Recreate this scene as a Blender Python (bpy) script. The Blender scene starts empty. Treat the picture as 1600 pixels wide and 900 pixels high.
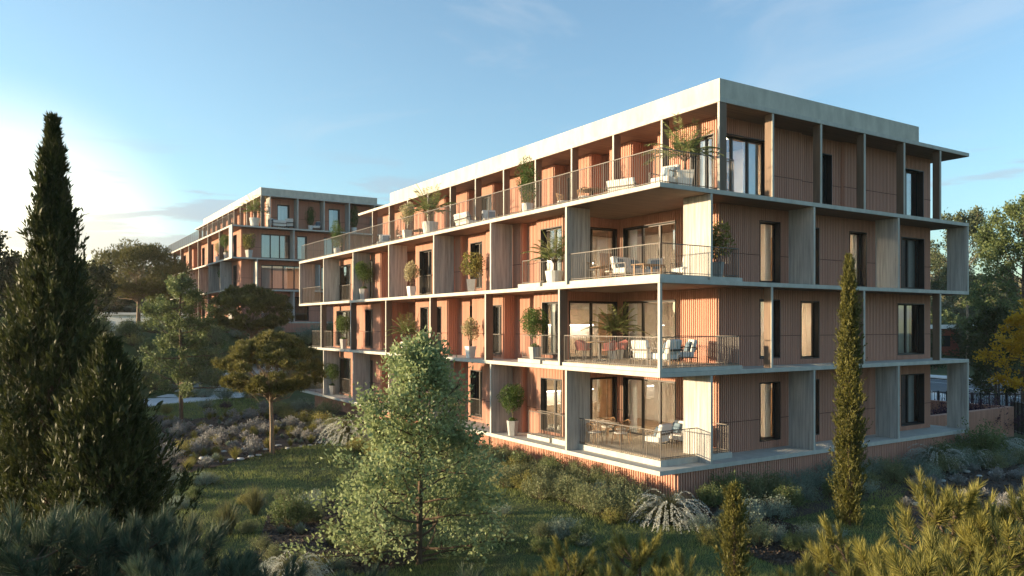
import bpy, math, random
import numpy as np
from mathutils import Vector, Matrix
# ------------------------------------------------------------------ camera, world, sun, exposure
F = 1212.6            # focal length in pixels of the 1600-wide photograph
CX, CY, CZ = -17.417, -18.417, 4.72
VX, VY = .8423, .5390  # building x axis seen from the camera (right, forward)
scene = bpy.context.scene
C = scene.collection
cd = bpy.data.cameras.new('camera'); cam = bpy.data.objects.new('camera', cd); C.objects.link(cam)
cam.location = (CX, CY, CZ); cam.rotation_euler = (math.radians(90), 0, -math.asin(.539))
cd.sensor_width = 36; cd.lens = F/1600*36; cd.shift_y = 57/1600; cd.clip_start = .1; cd.clip_end = 6000
scene.camera = cam
scene.render.resolution_x = 1024; scene.render.resolution_y = 576
SUN_AZ = math.atan2(-.86, .50); SUN_EL = math.radians(5.0)
w = bpy.data.worlds.new('World'); scene.world = w; w.use_nodes = True
nt = w.node_tree; N = nt.nodes; L = nt.links
for n in list(N): N.remove(n)
out = N.new('ShaderNodeOutputWorld'); bg = N.new('ShaderNodeBackground'); sky = N.new('ShaderNodeTexSky')
sky.sky_type = 'NISHITA'; sky.sun_disc = False; sky.sun_elevation = SUN_EL; sky.sun_rotation = SUN_AZ
sky.altitude = 0; sky.air_density = 1.0; sky.dust_density = .7; sky.ozone_density = 2.6
bg.inputs[1].default_value = .148
tc = N.new('ShaderNodeTexCoord')
def cloud_layer(prev, scale, zs, lo, hi, amt, col, zlo, zhi, off, dist):
    mp = N.new('ShaderNodeMapping'); mp.inputs['Scale'].default_value = (scale, scale, scale*zs); mp.inputs['Location'].default_value = off
    L.new(tc.outputs['Generated'], mp.inputs[0])
    nz = N.new('ShaderNodeTexNoise'); nz.inputs['Scale'].default_value = 1; nz.inputs['Detail'].default_value = 7; nz.inputs['Roughness'].default_value = .58
    nz.inputs['Distortion'].default_value = dist
    L.new(mp.outputs[0], nz.inputs['Vector'])
    r = N.new('ShaderNodeMapRange'); r.interpolation_type = 'SMOOTHSTEP'
    r.inputs[1].default_value = lo; r.inputs[2].default_value = hi; r.inputs[3].default_value = 0; r.inputs[4].default_value = amt
    L.new(nz.outputs[0], r.inputs[0])
    sp = N.new('ShaderNodeSeparateXYZ'); L.new(tc.outputs['Generated'], sp.inputs[0])
    b = N.new('ShaderNodeMapRange'); b.interpolation_type = 'SMOOTHSTEP'
    b.inputs[1].default_value = zlo; b.inputs[2].default_value = zhi; b.inputs[3].default_value = 1; b.inputs[4].default_value = 0
    L.new(sp.outputs[2], b.inputs[0])
    m = N.new('ShaderNodeMath'); m.operation = 'MULTIPLY'; L.new(r.outputs[0], m.inputs[0]); L.new(b.outputs[0], m.inputs[1])
    mx = N.new('ShaderNodeMix'); mx.data_type = 'RGBA'
    L.new(m.outputs[0], mx.inputs[0]); L.new(prev, mx.inputs[6]); mx.inputs[7].default_value = (*col, 1)
    return mx.outputs[2]
s = sky.outputs[0]
# bright haze of the low sun over the left horizon
geo = N.new('ShaderNodeVectorMath'); geo.operation = 'DOT_PRODUCT'; gdir = Vector((math.sin(-.02), math.cos(-.02), .035)).normalized()
nv = N.new('ShaderNodeVectorMath'); nv.operation = 'NORMALIZE'; L.new(tc.outputs['Generated'], nv.inputs[0])
L.new(nv.outputs[0], geo.inputs[0]); geo.inputs[1].default_value = gdir
def glow(prev, lo, power, col):
    r = N.new('ShaderNodeMapRange'); r.inputs[1].default_value = lo; r.inputs[2].default_value = 1; L.new(geo.outputs['Value'], r.inputs[0])
    p = N.new('ShaderNodeMath'); p.operation = 'POWER'; p.inputs[1].default_value = power; L.new(r.outputs[0], p.inputs[0])
    mx = N.new('ShaderNodeMix'); mx.data_type = 'RGBA'; mx.blend_type = 'ADD'; L.new(p.outputs[0], mx.inputs[0]); L.new(prev, mx.inputs[6]); mx.inputs[7].default_value = (*col, 1); return mx.outputs[2]
hs = N.new('ShaderNodeHueSaturation'); hs.inputs['Saturation'].default_value = .84; L.new(s, hs.inputs['Color']); s = hs.outputs[0]
ml = N.new('ShaderNodeMix'); ml.data_type = 'RGBA'; ml.blend_type = 'MULTIPLY'; ml.inputs[0].default_value = 1; L.new(s, ml.inputs[6]); ml.inputs[7].default_value = (.84, .97, 1.0, 1); s = ml.outputs[2]
s = glow(s, .50, 2.8, (.20, .26, .22)); s = glow(s, .97, 2.0, (3.6, 2.35, .85))
s = cloud_layer(s, 2.2, 3.5, .52, .74, .22, (1.8, 1.9, 2.0), .55, .75, (3.1, 1.2, .4), 1.2)
s = cloud_layer(s, 3.0, 7, .53, .60, .55, (1.15, 1.05, 1.2), .12, .24, (1.2, 4.4, 1.3), .4)
L.new(s, bg.inputs[0]); L.new(bg.outputs[0], out.inputs[0])
sd = bpy.data.lights.new('sun', 'SUN'); sun = bpy.data.objects.new('sun', sd); C.objects.link(sun)
sd.energy = 4.0; sd.angle = math.radians(1.0); sd.color = (1.0, .78, .50)
sv = Vector((math.sin(SUN_AZ)*math.cos(SUN_EL), math.cos(SUN_AZ)*math.cos(SUN_EL), math.sin(SUN_EL)))
sun.rotation_euler = sv.to_track_quat('Z', 'Y').to_euler()
vs = scene.view_settings
vs.view_transform = 'Standard'; vs.look = 'None'; vs.gamma = 1; vs.exposure = 1.66; vs.use_curve_mapping = False
try:
    scene.cycles.max_bounces = 7; scene.cycles.transparent_max_bounces = 12
except Exception: pass

# ------------------------------------------------------------------ where things stand
def AT(px, d):                       # the point d metres ahead of the camera along the line of sight of column px
    r = (px-800)/F*d
    return CX+r*VX+d*VY, CY-r*VY+d*VX
def YL(px, x): r = (px-800)/F; return ((4.743+VX*x)-(24.9+VY*x)*r)/(VY+VX*r)
def XR(px, y): r = (px-800)/F; return (r*(24.9+VX*y)-(4.743-VY*y))/(VX-VY*r)
def ss(a, b, t): t = min(1, max(0, (t-a)/(b-a))); return t*t*(3-2*t)
def ground(x, y):
    dx, dy = x-CX, y-CY
    f = dx*VY+dy*VX; r = dx*VX-dy*VY
    z = -1.2
    z += 5.1*ss(50, 57.5, y-.10*x)*ss(32, 20, x) if True else 0
    rr = ss(12, 40, r)
    z -= .35*rr*ss(35, 60, f)*ss(50, 38, y)
    z += rr*5.5*ss(84, 170, f)*(1-ss(50, 57.5, y-.10*x)*ss(32, 20, x))
    z += 11*ss(110, 260, f)
    z += .12*math.sin(x*.31+1.3)*math.sin(y*.27)+.05*math.sin(x*.9)*math.cos(y*.8+.4)
    return z
def G(px, py, z=-1.2):
    d = (CZ-z)*F/(py-507); x, y = AT(px, d); return x, y

# ------------------------------------------------------------------ materials
def mat(name, col, rough=.8, noise=0, nscale=6, stretch=(1, 1, 1), bump=0, bscale=40, metal=0, spec=.3, emit=None, es=0, coord='Object', detail=5, col2=None):
    m = bpy.data.materials.new(name); m.use_nodes = True; t = m.node_tree; b = t.nodes['Principled BSDF']
    b.inputs['Base Color'].default_value = (*col, 1); b.inputs['Roughness'].default_value = rough
    b.inputs['Metallic'].default_value = metal; b.inputs['Specular IOR Level'].default_value = spec
    if noise or bump or col2:
        tcn = t.nodes.new('ShaderNodeTexCoord'); mp = t.nodes.new('ShaderNodeMapping'); mp.inputs['Scale'].default_value = stretch
        t.links.new(tcn.outputs[coord], mp.inputs[0])
        nz = t.nodes.new('ShaderNodeTexNoise'); nz.inputs['Scale'].default_value = nscale; nz.inputs['Detail'].default_value = detail
        nz.inputs['Roughness'].default_value = .62
        t.links.new(mp.outputs[0], nz.inputs['Vector'])
        mr = t.nodes.new('ShaderNodeMapRange'); mr.inputs[1].default_value = .3; mr.inputs[2].default_value = .7
        t.links.new(nz.outputs[0], mr.inputs[0])
        mx = t.nodes.new('ShaderNodeMix'); mx.data_type = 'RGBA'
        c2 = col2 or tuple(c*(1-noise) for c in col)
        mx.inputs[6].default_value = (*c2, 1)
        mx.inputs[7].default_value = (*[min(1, c*(1+noise)) for c in col], 1)
        t.links.new(mr.outputs[0], mx.inputs[0]); t.links.new(mx.outputs[2], b.inputs['Base Color'])
        if bump:
            n2 = t.nodes.new('ShaderNodeTexNoise'); n2.inputs['Scale'].default_value = bscale; n2.inputs['Detail'].default_value = 4
            t.links.new(mp.outputs[0], n2.inputs['Vector'])
            bp = t.nodes.new('ShaderNodeBump'); bp.inputs['Strength'].default_value = bump; bp.inputs['Distance'].default_value = .03
            t.links.new(n2.outputs[0], bp.inputs['Height']); t.links.new(bp.outputs[0], b.inputs['Normal'])
    if emit: b.inputs['Emission Color'].default_value = (*emit, 1); b.inputs['Emission Strength'].default_value = es
    return m
def leafmat(name, c1, c2, trans=.35, rough=.55, spec=.25, scale=1.2):
    m = bpy.data.materials.new(name); m.use_nodes = True; t = m.node_tree; b = t.nodes['Principled BSDF']; o = t.nodes['Material Output']
    g = t.nodes.new('ShaderNodeNewGeometry'); tcn = t.nodes.new('ShaderNodeTexCoord')
    nz = t.nodes.new('ShaderNodeTexNoise'); nz.inputs['Scale'].default_value = scale; nz.inputs['Detail'].default_value = 3
    t.links.new(tcn.outputs['Object'], nz.inputs['Vector'])
    oi = t.nodes.new('ShaderNodeObjectInfo')
    a = t.nodes.new('ShaderNodeMath'); a.operation = 'MULTIPLY_ADD'; a.inputs[1].default_value = .6
    mr = t.nodes.new('ShaderNodeMapRange'); mr.inputs[1].default_value = .3; mr.inputs[2].default_value = .7; mr.inputs[3].default_value = -.1; mr.inputs[4].default_value = .5
    t.links.new(nz.outputs[0], mr.inputs[0]); t.links.new(g.outputs['Random Per Island'], a.inputs[0]); t.links.new(mr.outputs[0], a.inputs[2])
    a2 = t.nodes.new('ShaderNodeMath'); a2.operation = 'MULTIPLY_ADD'; a2.inputs[1].default_value = .22
    t.links.new(oi.outputs['Random'], a2.inputs[0]); t.links.new(a.outputs[0], a2.inputs[2]); a2.use_clamp = True
    mx = t.nodes.new('ShaderNodeMix'); mx.data_type = 'RGBA'; mx.inputs[6].default_value = (*c1, 1); mx.inputs[7].default_value = (*c2, 1)
    t.links.new(a2.outputs[0], mx.inputs[0]); t.links.new(mx.outputs[2], b.inputs['Base Color'])
    b.inputs['Roughness'].default_value = rough; b.inputs['Specular IOR Level'].default_value = spec
    tr = t.nodes.new('ShaderNodeBsdfTranslucent'); t.links.new(mx.outputs[2], tr.inputs[0])
    ms = t.nodes.new('ShaderNodeMixShader'); ms.inputs[0].default_value = trans
    t.links.new(b.outputs[0], ms.inputs[1]); t.links.new(tr.outputs[0], ms.inputs[2]); t.links.new(ms.outputs[0], o.inputs[0])
    return m
def glassmat(name, tint=(.75, .8, .8), refl=.35):
    m = bpy.data.materials.new(name); m.use_nodes = True; t = m.node_tree; o = t.nodes['Material Output']
    t.nodes.remove(t.nodes['Principled BSDF'])
    fr = t.nodes.new('ShaderNodeFresnel'); fr.inputs[0].default_value = 1.6
    ad = t.nodes.new('ShaderNodeMath'); ad.operation = 'MULTIPLY_ADD'; ad.inputs[1].default_value = 1.2; ad.inputs[2].default_value = refl*.45; ad.use_clamp = True
    t.links.new(fr.outputs[0], ad.inputs[0])
    tp = t.nodes.new('ShaderNodeBsdfTransparent'); tp.inputs[0].default_value = (*tint, 1)
    gl = t.nodes.new('ShaderNodeBsdfGlossy'); gl.inputs['Roughness'].default_value = .02; gl.inputs[0].default_value = (.9, .95, 1, 1)
    ms = t.nodes.new('ShaderNodeMixShader'); t.links.new(ad.outputs[0], ms.inputs[0]); t.links.new(tp.outputs[0], ms.inputs[1]); t.links.new(gl.outputs[0], ms.inputs[2])
    t.links.new(ms.outputs[0], o.inputs[0]); return m
M = {}
M['edge'] = mat('pale concrete', (.47, .455, .40), .8, .14, 3, (1, 1, .35), bump=.15, bscale=30)
M['parapet'] = mat('parapet concrete', (.50, .475, .40), .85, .2, 1.3, (1.5, 1.5, .6), bump=.2, bscale=20, detail=8)
M['board'] = mat('board marked concrete', (.50, .475, .435), .8, .18, 1.5, (7, 7, .4), bump=.3, bscale=14, detail=9, col2=(.27, .255, .235))
M['soffit'] = mat('brown soffit boards', (.19, .125, .085), .7, .3, 1.5, (.3, 9, 1))
M['terra'] = mat('terracotta cladding', (.50, .262, .185), .72, .17, 1.6, (5, 5, .12), bump=.1, bscale=60, detail=7)
M['joint'] = mat('dark joint', (.11, .05, .035), .9)
M['metal'] = mat('bronze black metal', (.035, .03, .027), .45, metal=.4, spec=.5)
M['rail'] = mat('grey bronze rail', (.10, .085, .07), .5, metal=.1, spec=.4)
M['finside'] = mat('brown fin panel', (.17, .115, .08), .7, .2, 3, (3, 3, .3))
M['deck'] = mat('deck boards', (.44, .36, .26), .75, .18, 1, (1, 9, 1))
M['inner'] = mat('interior plaster', (.56, .50, .44), .9, .06, 2)
M['innerfloor'] = mat('interior floor', (.30, .21, .14), .5, .15, 3)
M['cabinet'] = mat('kitchen cabinet', (.45, .36, .28), .5)
M['glass'] = glassmat('window glass')
M['railglass'] = glassmat('balustrade glass', (.86, .9, .88), .15)
M['curtain'] = mat('sheer curtain', (.72, .69, .66), .95, .05, 2)
M['lamp'] = mat('warm lamp', (1, .9, .7), .5, emit=(1, .78, .52), es=50)
M['strip'] = mat('light strip', (1, .9, .7), .5, emit=(1, .86, .68), es=12)
M['pot'] = mat('grey clay pot', (.40, .38, .35), .85, .12, 8)
M['potw'] = mat('white pot', (.68, .66, .61), .8, .06, 6)
M['soil'] = mat('soil', (.05, .035, .025), .95)
M['cushion'] = mat('off white cushion', (.70, .68, .63), .95, .05, 20)
M['cushion2'] = mat('blue grey cushion', (.16, .22, .27), .95, .05, 20)
M['red'] = mat('coral rope', (.44, .16, .13), .8, .15, 40)
M['wood'] = mat('teak', (.30, .17, .08), .6, .2, 4, (1, 8, 1))
M['bark'] = mat('bark', (.11, .075, .05), .95, .35, 9, (1, 1, .3), bump=.6, bscale=30)
M['barkl'] = mat('pale bark', (.22, .16, .11), .95, .35, 9, (1, 1, .3), bump=.6, bscale=30)
M['ground'] = mat('lawn ground', (.050, .075, .020), .95, .35, .7, col2=(.06, .065, .025), bump=.5, bscale=9)
M['mulch'] = mat('bark mulch', (.075, .055, .040), .95, .55, 14, bump=.9, bscale=25, col2=(.025, .018, .014))
M['path'] = mat('pale path', (.66, .65, .62), .9, .1, 2, bump=.1)
M['road'] = mat('road asphalt', (.115, .12, .125), .85, .2, .6, bump=.1, bscale=50)
M['white'] = mat('white paint', (.78, .78, .75), .7)
M['stone'] = mat('pale stone', (.55, .54, .50), .9, .2, 5, bump=.4, bscale=12)
M['redb'] = mat('red brick', (.36, .10, .06), .85, .2, 3)
M['l_broad'] = leafmat('olive broad leaves', (.10, .14, .05), (.38, .44, .21), .4)
M['l_mid'] = leafmat('mid green leaves', (.07, .10, .04), (.20, .24, .09), .35)
M['l_dark'] = leafmat('dark evergreen leaves', (.018, .028, .010), (.075, .08, .022), .25)
M['l_cyp'] = leafmat('cypress scales', (.045, .055, .014), (.19, .17, .04), .3)
M['l_pine'] = leafmat('pine needles', (.035, .048, .014), (.24, .21, .06), .25, scale=2.5)
M['l_fgp'] = leafmat('young pine needles', (.045, .06, .02), (.34, .30, .075), .3, scale=2.5)
M['l_fgd'] = leafmat('blue green needles', (.025, .042, .028), (.10, .135, .08), .2)
M['l_ball'] = leafmat('box leaves', (.045, .085, .018), (.13, .19, .045), .3)
M['l_pale'] = leafmat('pale blossom', (.30, .26, .13), (.62, .55, .34), .4)
M['l_palm'] = leafmat('palm fronds', (.09, .13, .035), (.26, .27, .10), .4)
M['l_shrub'] = leafmat('shrub leaves', (.09, .12, .055), (.28, .29, .14), .3)
M['l_shrubg'] = leafmat('grey shrub leaves', (.11, .15, .11), (.31, .37, .28), .25)
M['l_yel'] = leafmat('yellow green leaves', (.12, .13, .03), (.34, .30, .09), .35)
M['l_lav'] = leafmat('lavender', (.15, .17, .13), (.38, .36, .36), .3)
M['l_plume'] = leafmat('grass plumes', (.38, .40, .36), (.70, .70, .62), .35)
M['l_grass'] = leafmat('lawn blades', (.085, .13, .03), (.29, .32, .11), .4, scale=.5)
M['l_tuft'] = leafmat('tuft blades', (.05, .075, .03), (.20, .18, .08), .4)
M['l_mim'] = leafmat('mimosa yellow', (.42, .24, .02), (.80, .50, .04), .4)
M['l_euc'] = leafmat('eucalyptus leaves', (.05, .07, .04), (.15, .17, .08), .3)
M['l_far'] = leafmat('far woodland', (.05, .055, .03), (.16, .145, .075), .3, scale=.05)
M['l_rust'] = leafmat('rust shrubs', (.17, .045, .03), (.34, .10, .06), .3)
M['l_purple'] = leafmat('purple shrub', (.035, .018, .035), (.10, .05, .09), .25)

# ------------------------------------------------------------------ mesh helpers
class MB:
    def __init__(s): s.v = []; s.f = []
    def quad(s, a, b, c, d):
        n = len(s.v); s.v += [a, b, c, d]; s.f.append((n, n+1, n+2, n+3))
    def box(s, x0, x1, y0, y1, z0, z1, rz=0, piv=None):
        n = len(s.v)
        P = [(x, y, z) for z in (z0, z1) for x, y in ((x0, y0), (x1, y0), (x1, y1), (x0, y1))]
        if rz:
            cx, cy = piv or ((x0+x1)/2, (y0+y1)/2); c, q = math.cos(rz), math.sin(rz)
            P = [(cx+(x-cx)*c-(y-cy)*q, cy+(x-cx)*q+(y-cy)*c, z) for x, y, z in P]
        s.v += P
        s.f += [(n+3, n+2, n+1, n), (n+4, n+5, n+6, n+7), (n, n+1, n+5, n+4), (n+1, n+2, n+6, n+5), (n+2, n+3, n+7, n+6), (n+3, n, n+4, n+7)]
    def tube(s, pts, rad, k=6, cap=True):
        pts = [Vector(p) for p in pts]
        if not hasattr(rad, '__len__'): rad = [rad]*len(pts)
        n0 = len(s.v)
        for i, p in enumerate(pts):
            d = (pts[min(i+1, len(pts)-1)]-pts[max(i-1, 0)]).normalized()
            a = d.cross(Vector((0, 0, 1)) if abs(d.z) < .9 else Vector((1, 0, 0))).normalized(); b = d.cross(a)
            for j in range(k):
                t = 2*math.pi*j/k; q = p+(a*math.cos(t)+b*math.sin(t))*rad[i]; s.v.append(tuple(q))
        for i in range(len(pts)-1):
            for j in range(k):
                a = n0+i*k+j; b = n0+i*k+(j+1) % k; s.f.append((a, b, b+k, a+k))
        if cap:
            s.f.append(tuple(n0+j for j in range(k))[::-1]); s.f.append(tuple(n0+(len(pts)-1)*k+j for j in range(k)))
    def lathe(s, prof, k=12, c=(0, 0)):
        n0 = len(s.v)
        for r, z in prof:
            for j in range(k):
                t = 2*math.pi*j/k; s.v.append((c[0]+r*math.cos(t), c[1]+r*math.sin(t), z))
        for i in range(len(prof)-1):
            for j in range(k):
                a = n0+i*k+j; b = n0+i*k+(j+1) % k; s.f.append((a, b, b+k, a+k))
    def ribs(s, p0, p1, z0, z1, pitch=.105, dep=.035, gap=.42):
        # ribbed sheet from p0 to p1 (outward side on the right hand when walking p0->p1)
        dx, dy = p1[0]-p0[0], p1[1]-p0[1]; ln = math.hypot(dx, dy)
        if ln < .02 or z1-z0 < .02: return
        ux, uy = dx/ln, dy/ln; nx, ny = uy, -ux
        n = max(1, round(ln/pitch)); q = ln/n; P = []
        for i in range(n):
            a = i*q; g = q*gap
            P += [(a, 0), (a+g/2, 0), (a+g/2, dep), (a+q-g/2, dep), (a+q-g/2, 0)]
        P.append((ln, 0))
        n0 = len(s.v)
        for t, d in P:
            x, y = p0[0]+ux*t+nx*d, p0[1]+uy*t+ny*d
            s.v += [(x, y, z0), (x, y, z1)]
        for i in range(len(P)-1):
            a = n0+2*i; s.f.append((a, a+2, a+3, a+1))
        # end faces so no rib is open from above or below
        for i in range(n):
            a = n0+2*(5*i+1); s.f.append((a, a+2, a+4, a+6)); s.f.append((a+1, a+7, a+5, a+3))
    def build(s, name, m, parent=None, smooth=False, bevel=0):
        me = bpy.data.meshes.new(name); me.from_pydata(s.v, [], s.f); me.materials.append(m)
        if smooth: me.polygons.foreach_set('use_smooth', [True]*len(me.polygons))
        o = bpy.data.objects.new(name, me); C.objects.link(o)
        if parent: o.parent = parent
        if bevel:
            b = o.modifiers.new('bevel', 'BEVEL'); b.width = bevel; b.segments = 2; b.limit_method = 'ANGLE'
        return o
def cloud(name, V, m, parent=None):
    k = V.shape[1]; n = V.shape[0]; me = bpy.data.meshes.new(name)
    me.vertices.add(n*k); me.vertices.foreach_set('co', V.reshape(-1).astype(np.float32))
    me.loops.add(n*k); me.loops.foreach_set('vertex_index', np.arange(n*k, dtype=np.int32))
    me.polygons.add(n); me.polygons.foreach_set('loop_start', np.arange(0, n*k, k, dtype=np.int32))
    me.update(calc_edges=True); me.materials.append(m)
    o = bpy.data.objects.new(name, me); C.objects.link(o)
    if parent: o.parent = parent
    return o
def nrm(a): return a/np.maximum(1e-6, np.linalg.norm(a, axis=-1, keepdims=True))
def leaves(R, P, D, ln, wd, jit=.5):
    n = len(P); D = nrm(D); S = nrm(np.cross(D, R.normal(size=(n, 3))))
    l = (ln*R.uniform(1-jit, 1+jit, n))[:, None]; q = (wd*R.uniform(1-jit, 1+jit, n))[:, None]
    return np.stack([P, P+D*l*.45+S*q*.5, P+D*l, P+D*l*.45-S*q*.5], 1)
def needles(R, P, D, ln, wd, jit=.25):
    n = len(P); D = nrm(D); S = nrm(np.cross(D, R.normal(size=(n, 3))))
    l = (ln*R.uniform(1-jit, 1+jit, n))[:, None]
    return np.stack([P-S*wd*.5, P+S*wd*.5, P+D*l], 1)
def tag(o, label=None, cat=None, group=None, kind=None):
    if label: o['label'] = label
    if cat: o['category'] = cat
    if group: o['group'] = group
    if kind: o['kind'] = kind
    return o
def empty(name, label, cat, loc=(0, 0, 0), rz=0, group=None):
    o = bpy.data.objects.new(name, None); C.objects.link(o); o.location = loc; o.rotation_euler = (0, 0, rz); o.empty_display_size = .2
    return tag(o, label, cat, group)
KIDS = {}
def dup(root, loc, rz=0, sc=1, label=None, group=None):
    def cp(o, par):
        c = o.copy(); C.objects.link(c)
        if par: c.parent = par
        for ch in [k for k in bpy.data.objects if k.parent == o] if o not in KIDS else KIDS[o]: cp(ch, c)
        return c
    if root not in KIDS:
        for o in [root]+list(root.children_recursive): KIDS[o] = list(o.children)
    r = cp(root, None); r.location = loc; r.rotation_euler = (0, 0, rz)
    r.scale = (sc, sc, sc) if not hasattr(sc, '__len__') else sc
    if label: r['label'] = label
    if group: r['group'] = group
    return r
class Kind:                        # first use places the original, later uses copy it
    def __init__(s, root): s.r = root; s.used = False
    def put(s, loc, rz=0, sc=1, label=None, group=None):
        if s.used: return dup(s.r, loc, rz, sc, label, group)
        s.used = True; r = s.r; r.location = loc; r.rotation_euler = (0, 0, rz)
        r.scale = (sc, sc, sc) if not hasattr(sc, '__len__') else sc
        if label: r['label'] = label
        if group: r['group'] = group
        for o in [r]+list(r.children_recursive): KIDS[o] = list(o.children)
        return r
ORD = ['first', 'second', 'third', 'fourth', 'fifth', 'sixth', 'seventh', 'eighth', 'ninth', 'tenth', 'eleventh', 'twelfth', 'thirteenth', 'fourteenth', 'fifteenth', 'sixteenth', 'seventeenth', 'eighteenth', 'nineteenth', 'twentieth']
def PX(x, y):
    dx, dy = x-CX, y-CY; return 800+F*(dx*VX-dy*VY)/(dx*VY+dy*VX)

def SPOT(x, y, bins):                # words for where a plant stands, by the landmark it is nearest to sideways
    p = PX(x, y)
    for lim, txt in bins:
        if p < lim: return txt
    return bins[-1][1]
BED = [(300, 'left end of the bed'), (345, 'left of the lawn pine'), (400, 'just left of the pine trunk'), (450, 'around the pine trunk'), (2000, 'right of the pine trunk')]
BANK = [(130, 'behind the tall cypress'), (210, 'behind the cone conifer'), (260, 'left of the airy tree'), (310, 'behind the airy tree'), (350, 'between airy tree and dark pine'), (420, 'under the dark pine'), (470, 'right of the dark pine'), (5000, 'beyond the far end of the long facade')]
GC = [(340, 'right of the cone conifer'), (430, 'left of the dark rounded shrub'), (520, 'near the dark mulch'), (660, 'left under the big leafy tree'), (860, 'right of the big leafy tree'), (1050, 'below the fountain grass'), (1150, 'left of the small cypress'), (1240, 'right of the small cypress'), (5000, 'before the thin cypress')]
# ------------------------------------------------------------------ apartment buildings
T = [0, 3.16, 6.22, 9.30, 12.46]; TH = .15
def window(par, side, u0, u1, zs, zh, p, panes=2, curtain=1.0, cside=0, depth=.26, label=None):
    # side 'L': wall in plane x=p seen from -x; side 'R': wall in plane y=p seen from -y
    def bx(m, a, b, d0, d1, z0, z1):
        if side == 'L': m.box(p+d0, p+d1, a, b, z0, z1)
        else: m.box(a, b, p+d0, p+d1, z0, z1)
    f = MB(); t = .035
    bx(f, u0-.0, u0+t, -.05, depth, zs, zh); bx(f, u1-t, u1, -.05, depth, zs, zh)
    bx(f, u0+t, u1-t, -.05, depth, zh-t, zh); bx(f, u0+t, u1-t, -.05, depth, zs, zs+t)
    s = .05; a, b = u0+t, u1-t; z0, z1 = zs+t, zh-t
    n = panes
    for i in range(n):
        c0 = a+(b-a)*i/n; c1 = a+(b-a)*(i+1)/n
        bx(f, c0, c0+s, depth-.1, depth-.02, z0, z1); bx(f, c1-s, c1, depth-.1, depth-.02, z0, z1)
        bx(f, c0+s, c1-s, depth-.1, depth-.02, z1-s, z1); bx(f, c0+s, c1-s, depth-.1, depth-.02, z0, z0+s)
    fo = f.build('window', M['metal'], par)
    if label: fo['label'] = label
    g = MB(); d = depth-.055
    if side == 'L': g.quad((p+d, a, z0), (p+d, a, z1), (p+d, b, z1), (p+d, b, z0))
    else: g.quad((a, p+d, z0), (b, p+d, z0), (b, p+d, z1), (a, p+d, z1))
    g.build('pane', M['glass'], fo)
    if curtain:
        k = MB(); W = (b-a)*curtain; c0 = a if not cside else b-W; n = max(6, int(W/.07)); q = W/n
        for i in range(n):
            da = depth+.12+(.035 if i % 2 else -.035); db = depth+.12+(-.035 if i % 2 else .035)
            x0, x1 = c0+i*q, c0+(i+1)*q
            if side == 'L': k.quad((p+da, x0, z0), (p+db, x1, z0), (p+db, x1, z1), (p+da, x0, z1))
            else: k.quad((x0, p+da, z0), (x1, p+db, z0), (x1, p+db, z1), (x0, p+da, z1))
        k.build('curtain', M['curtain'], fo)
    return fo
def railing(par, pts, z, h=1.1, pitch=.11, zoff=0):
    m = MB()
    for (xa, ya), (xb, yb) in zip(pts, pts[1:]):
        ln = math.hypot(xb-xa, yb-ya); n = max(2, int(ln/pitch))
        for i in range(n+1):
            x = xa+(xb-xa)*i/n; y = ya+(yb-ya)*i/n; r = .005 if i % 12 else .011
            m.box(x-r, x+r, y-r, y+r, z+zoff, z+zoff+h)
        ex, ey = (.018 if xa == xb else 0), (.018 if ya == yb else 0)
        for z0, z1 in ((h, h+.028), (.06, .08)):
            m.box(min(xa, xb)-ex, max(xa, xb)+ex, min(ya, yb)-ey, max(ya, yb)+ey, z+zoff+z0, z+zoff+z1)
    return m.build('railing', M['rail'], par)
def wall_run(mb, jb, side, segs, wins, z0, z1):
    # segs: (u_near, u_far, plane) contiguous; wins: (u0,u1,zs,zh)
    def rb(a, b, p, za, zb):
        if side == 'L': mb.ribs((p, b), (p, a), za, zb)
        else: mb.ribs((a, p), (b, p), za, zb)
    def jt(a, b, p, z):
        if side == 'L': jb.box(p-.042, p-.001, a, b, z, z+.022)
        else: jb.box(a, b, p-.042, p-.001, z, z+.022)
    for (a, b, p) in segs:
        ws = sorted([w for w in wins if w[0] >= a-.01 and w[1] <= b+.01]); c = a
        for w in ws:
            rb(c, w[0], p, z0, z1); jt(c, w[0], p, z0+1.12)
            rb(w[0], w[1], p, z0, w[2]); rb(w[0], w[1], p, w[3], z1); c = w[1]
        rb(c, b, p, z0, z1); jt(c, b, p, z0+1.12)
    for (a, b, p), (a2, b2, p2) in zip(segs, segs[1:]):
        if abs(p-p2) < .01: continue
        if side == 'L':
            if p > p2: mb.ribs((p2, b), (p, b), z0, z1)      # recess before a forward part: return faces -y, seen
            else: mb.ribs((p2, b), (p, b), z0, z1)
        else:
            if p > p2: mb.ribs((b, p), (b, p2), z0, z1)
            else: mb.ribs((b, p), (b, p2), z0, z1)
def fin(x0, x1, y0, y1, z0, z1, ax, B, name='fin_post', mn='finside'):
    m = MB(); e = .03
    if ax == 'x': m.box(x0+e, x1, y0, y1, z0, z1); m.box(x0, x0+e, y0-.003, y1+.003, z0, z1)
    else: m.box(x0, x1, y0+e, y1, z0, z1); m.box(x0-.003, x1+.003, y0, y0+e, z0, z1)
    o = m.build(name, M[mn], B); o.data.materials.append(M['edge'])
    for p in list(o.data.polygons)[6:]: p.material_index = 1
    return o
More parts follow.
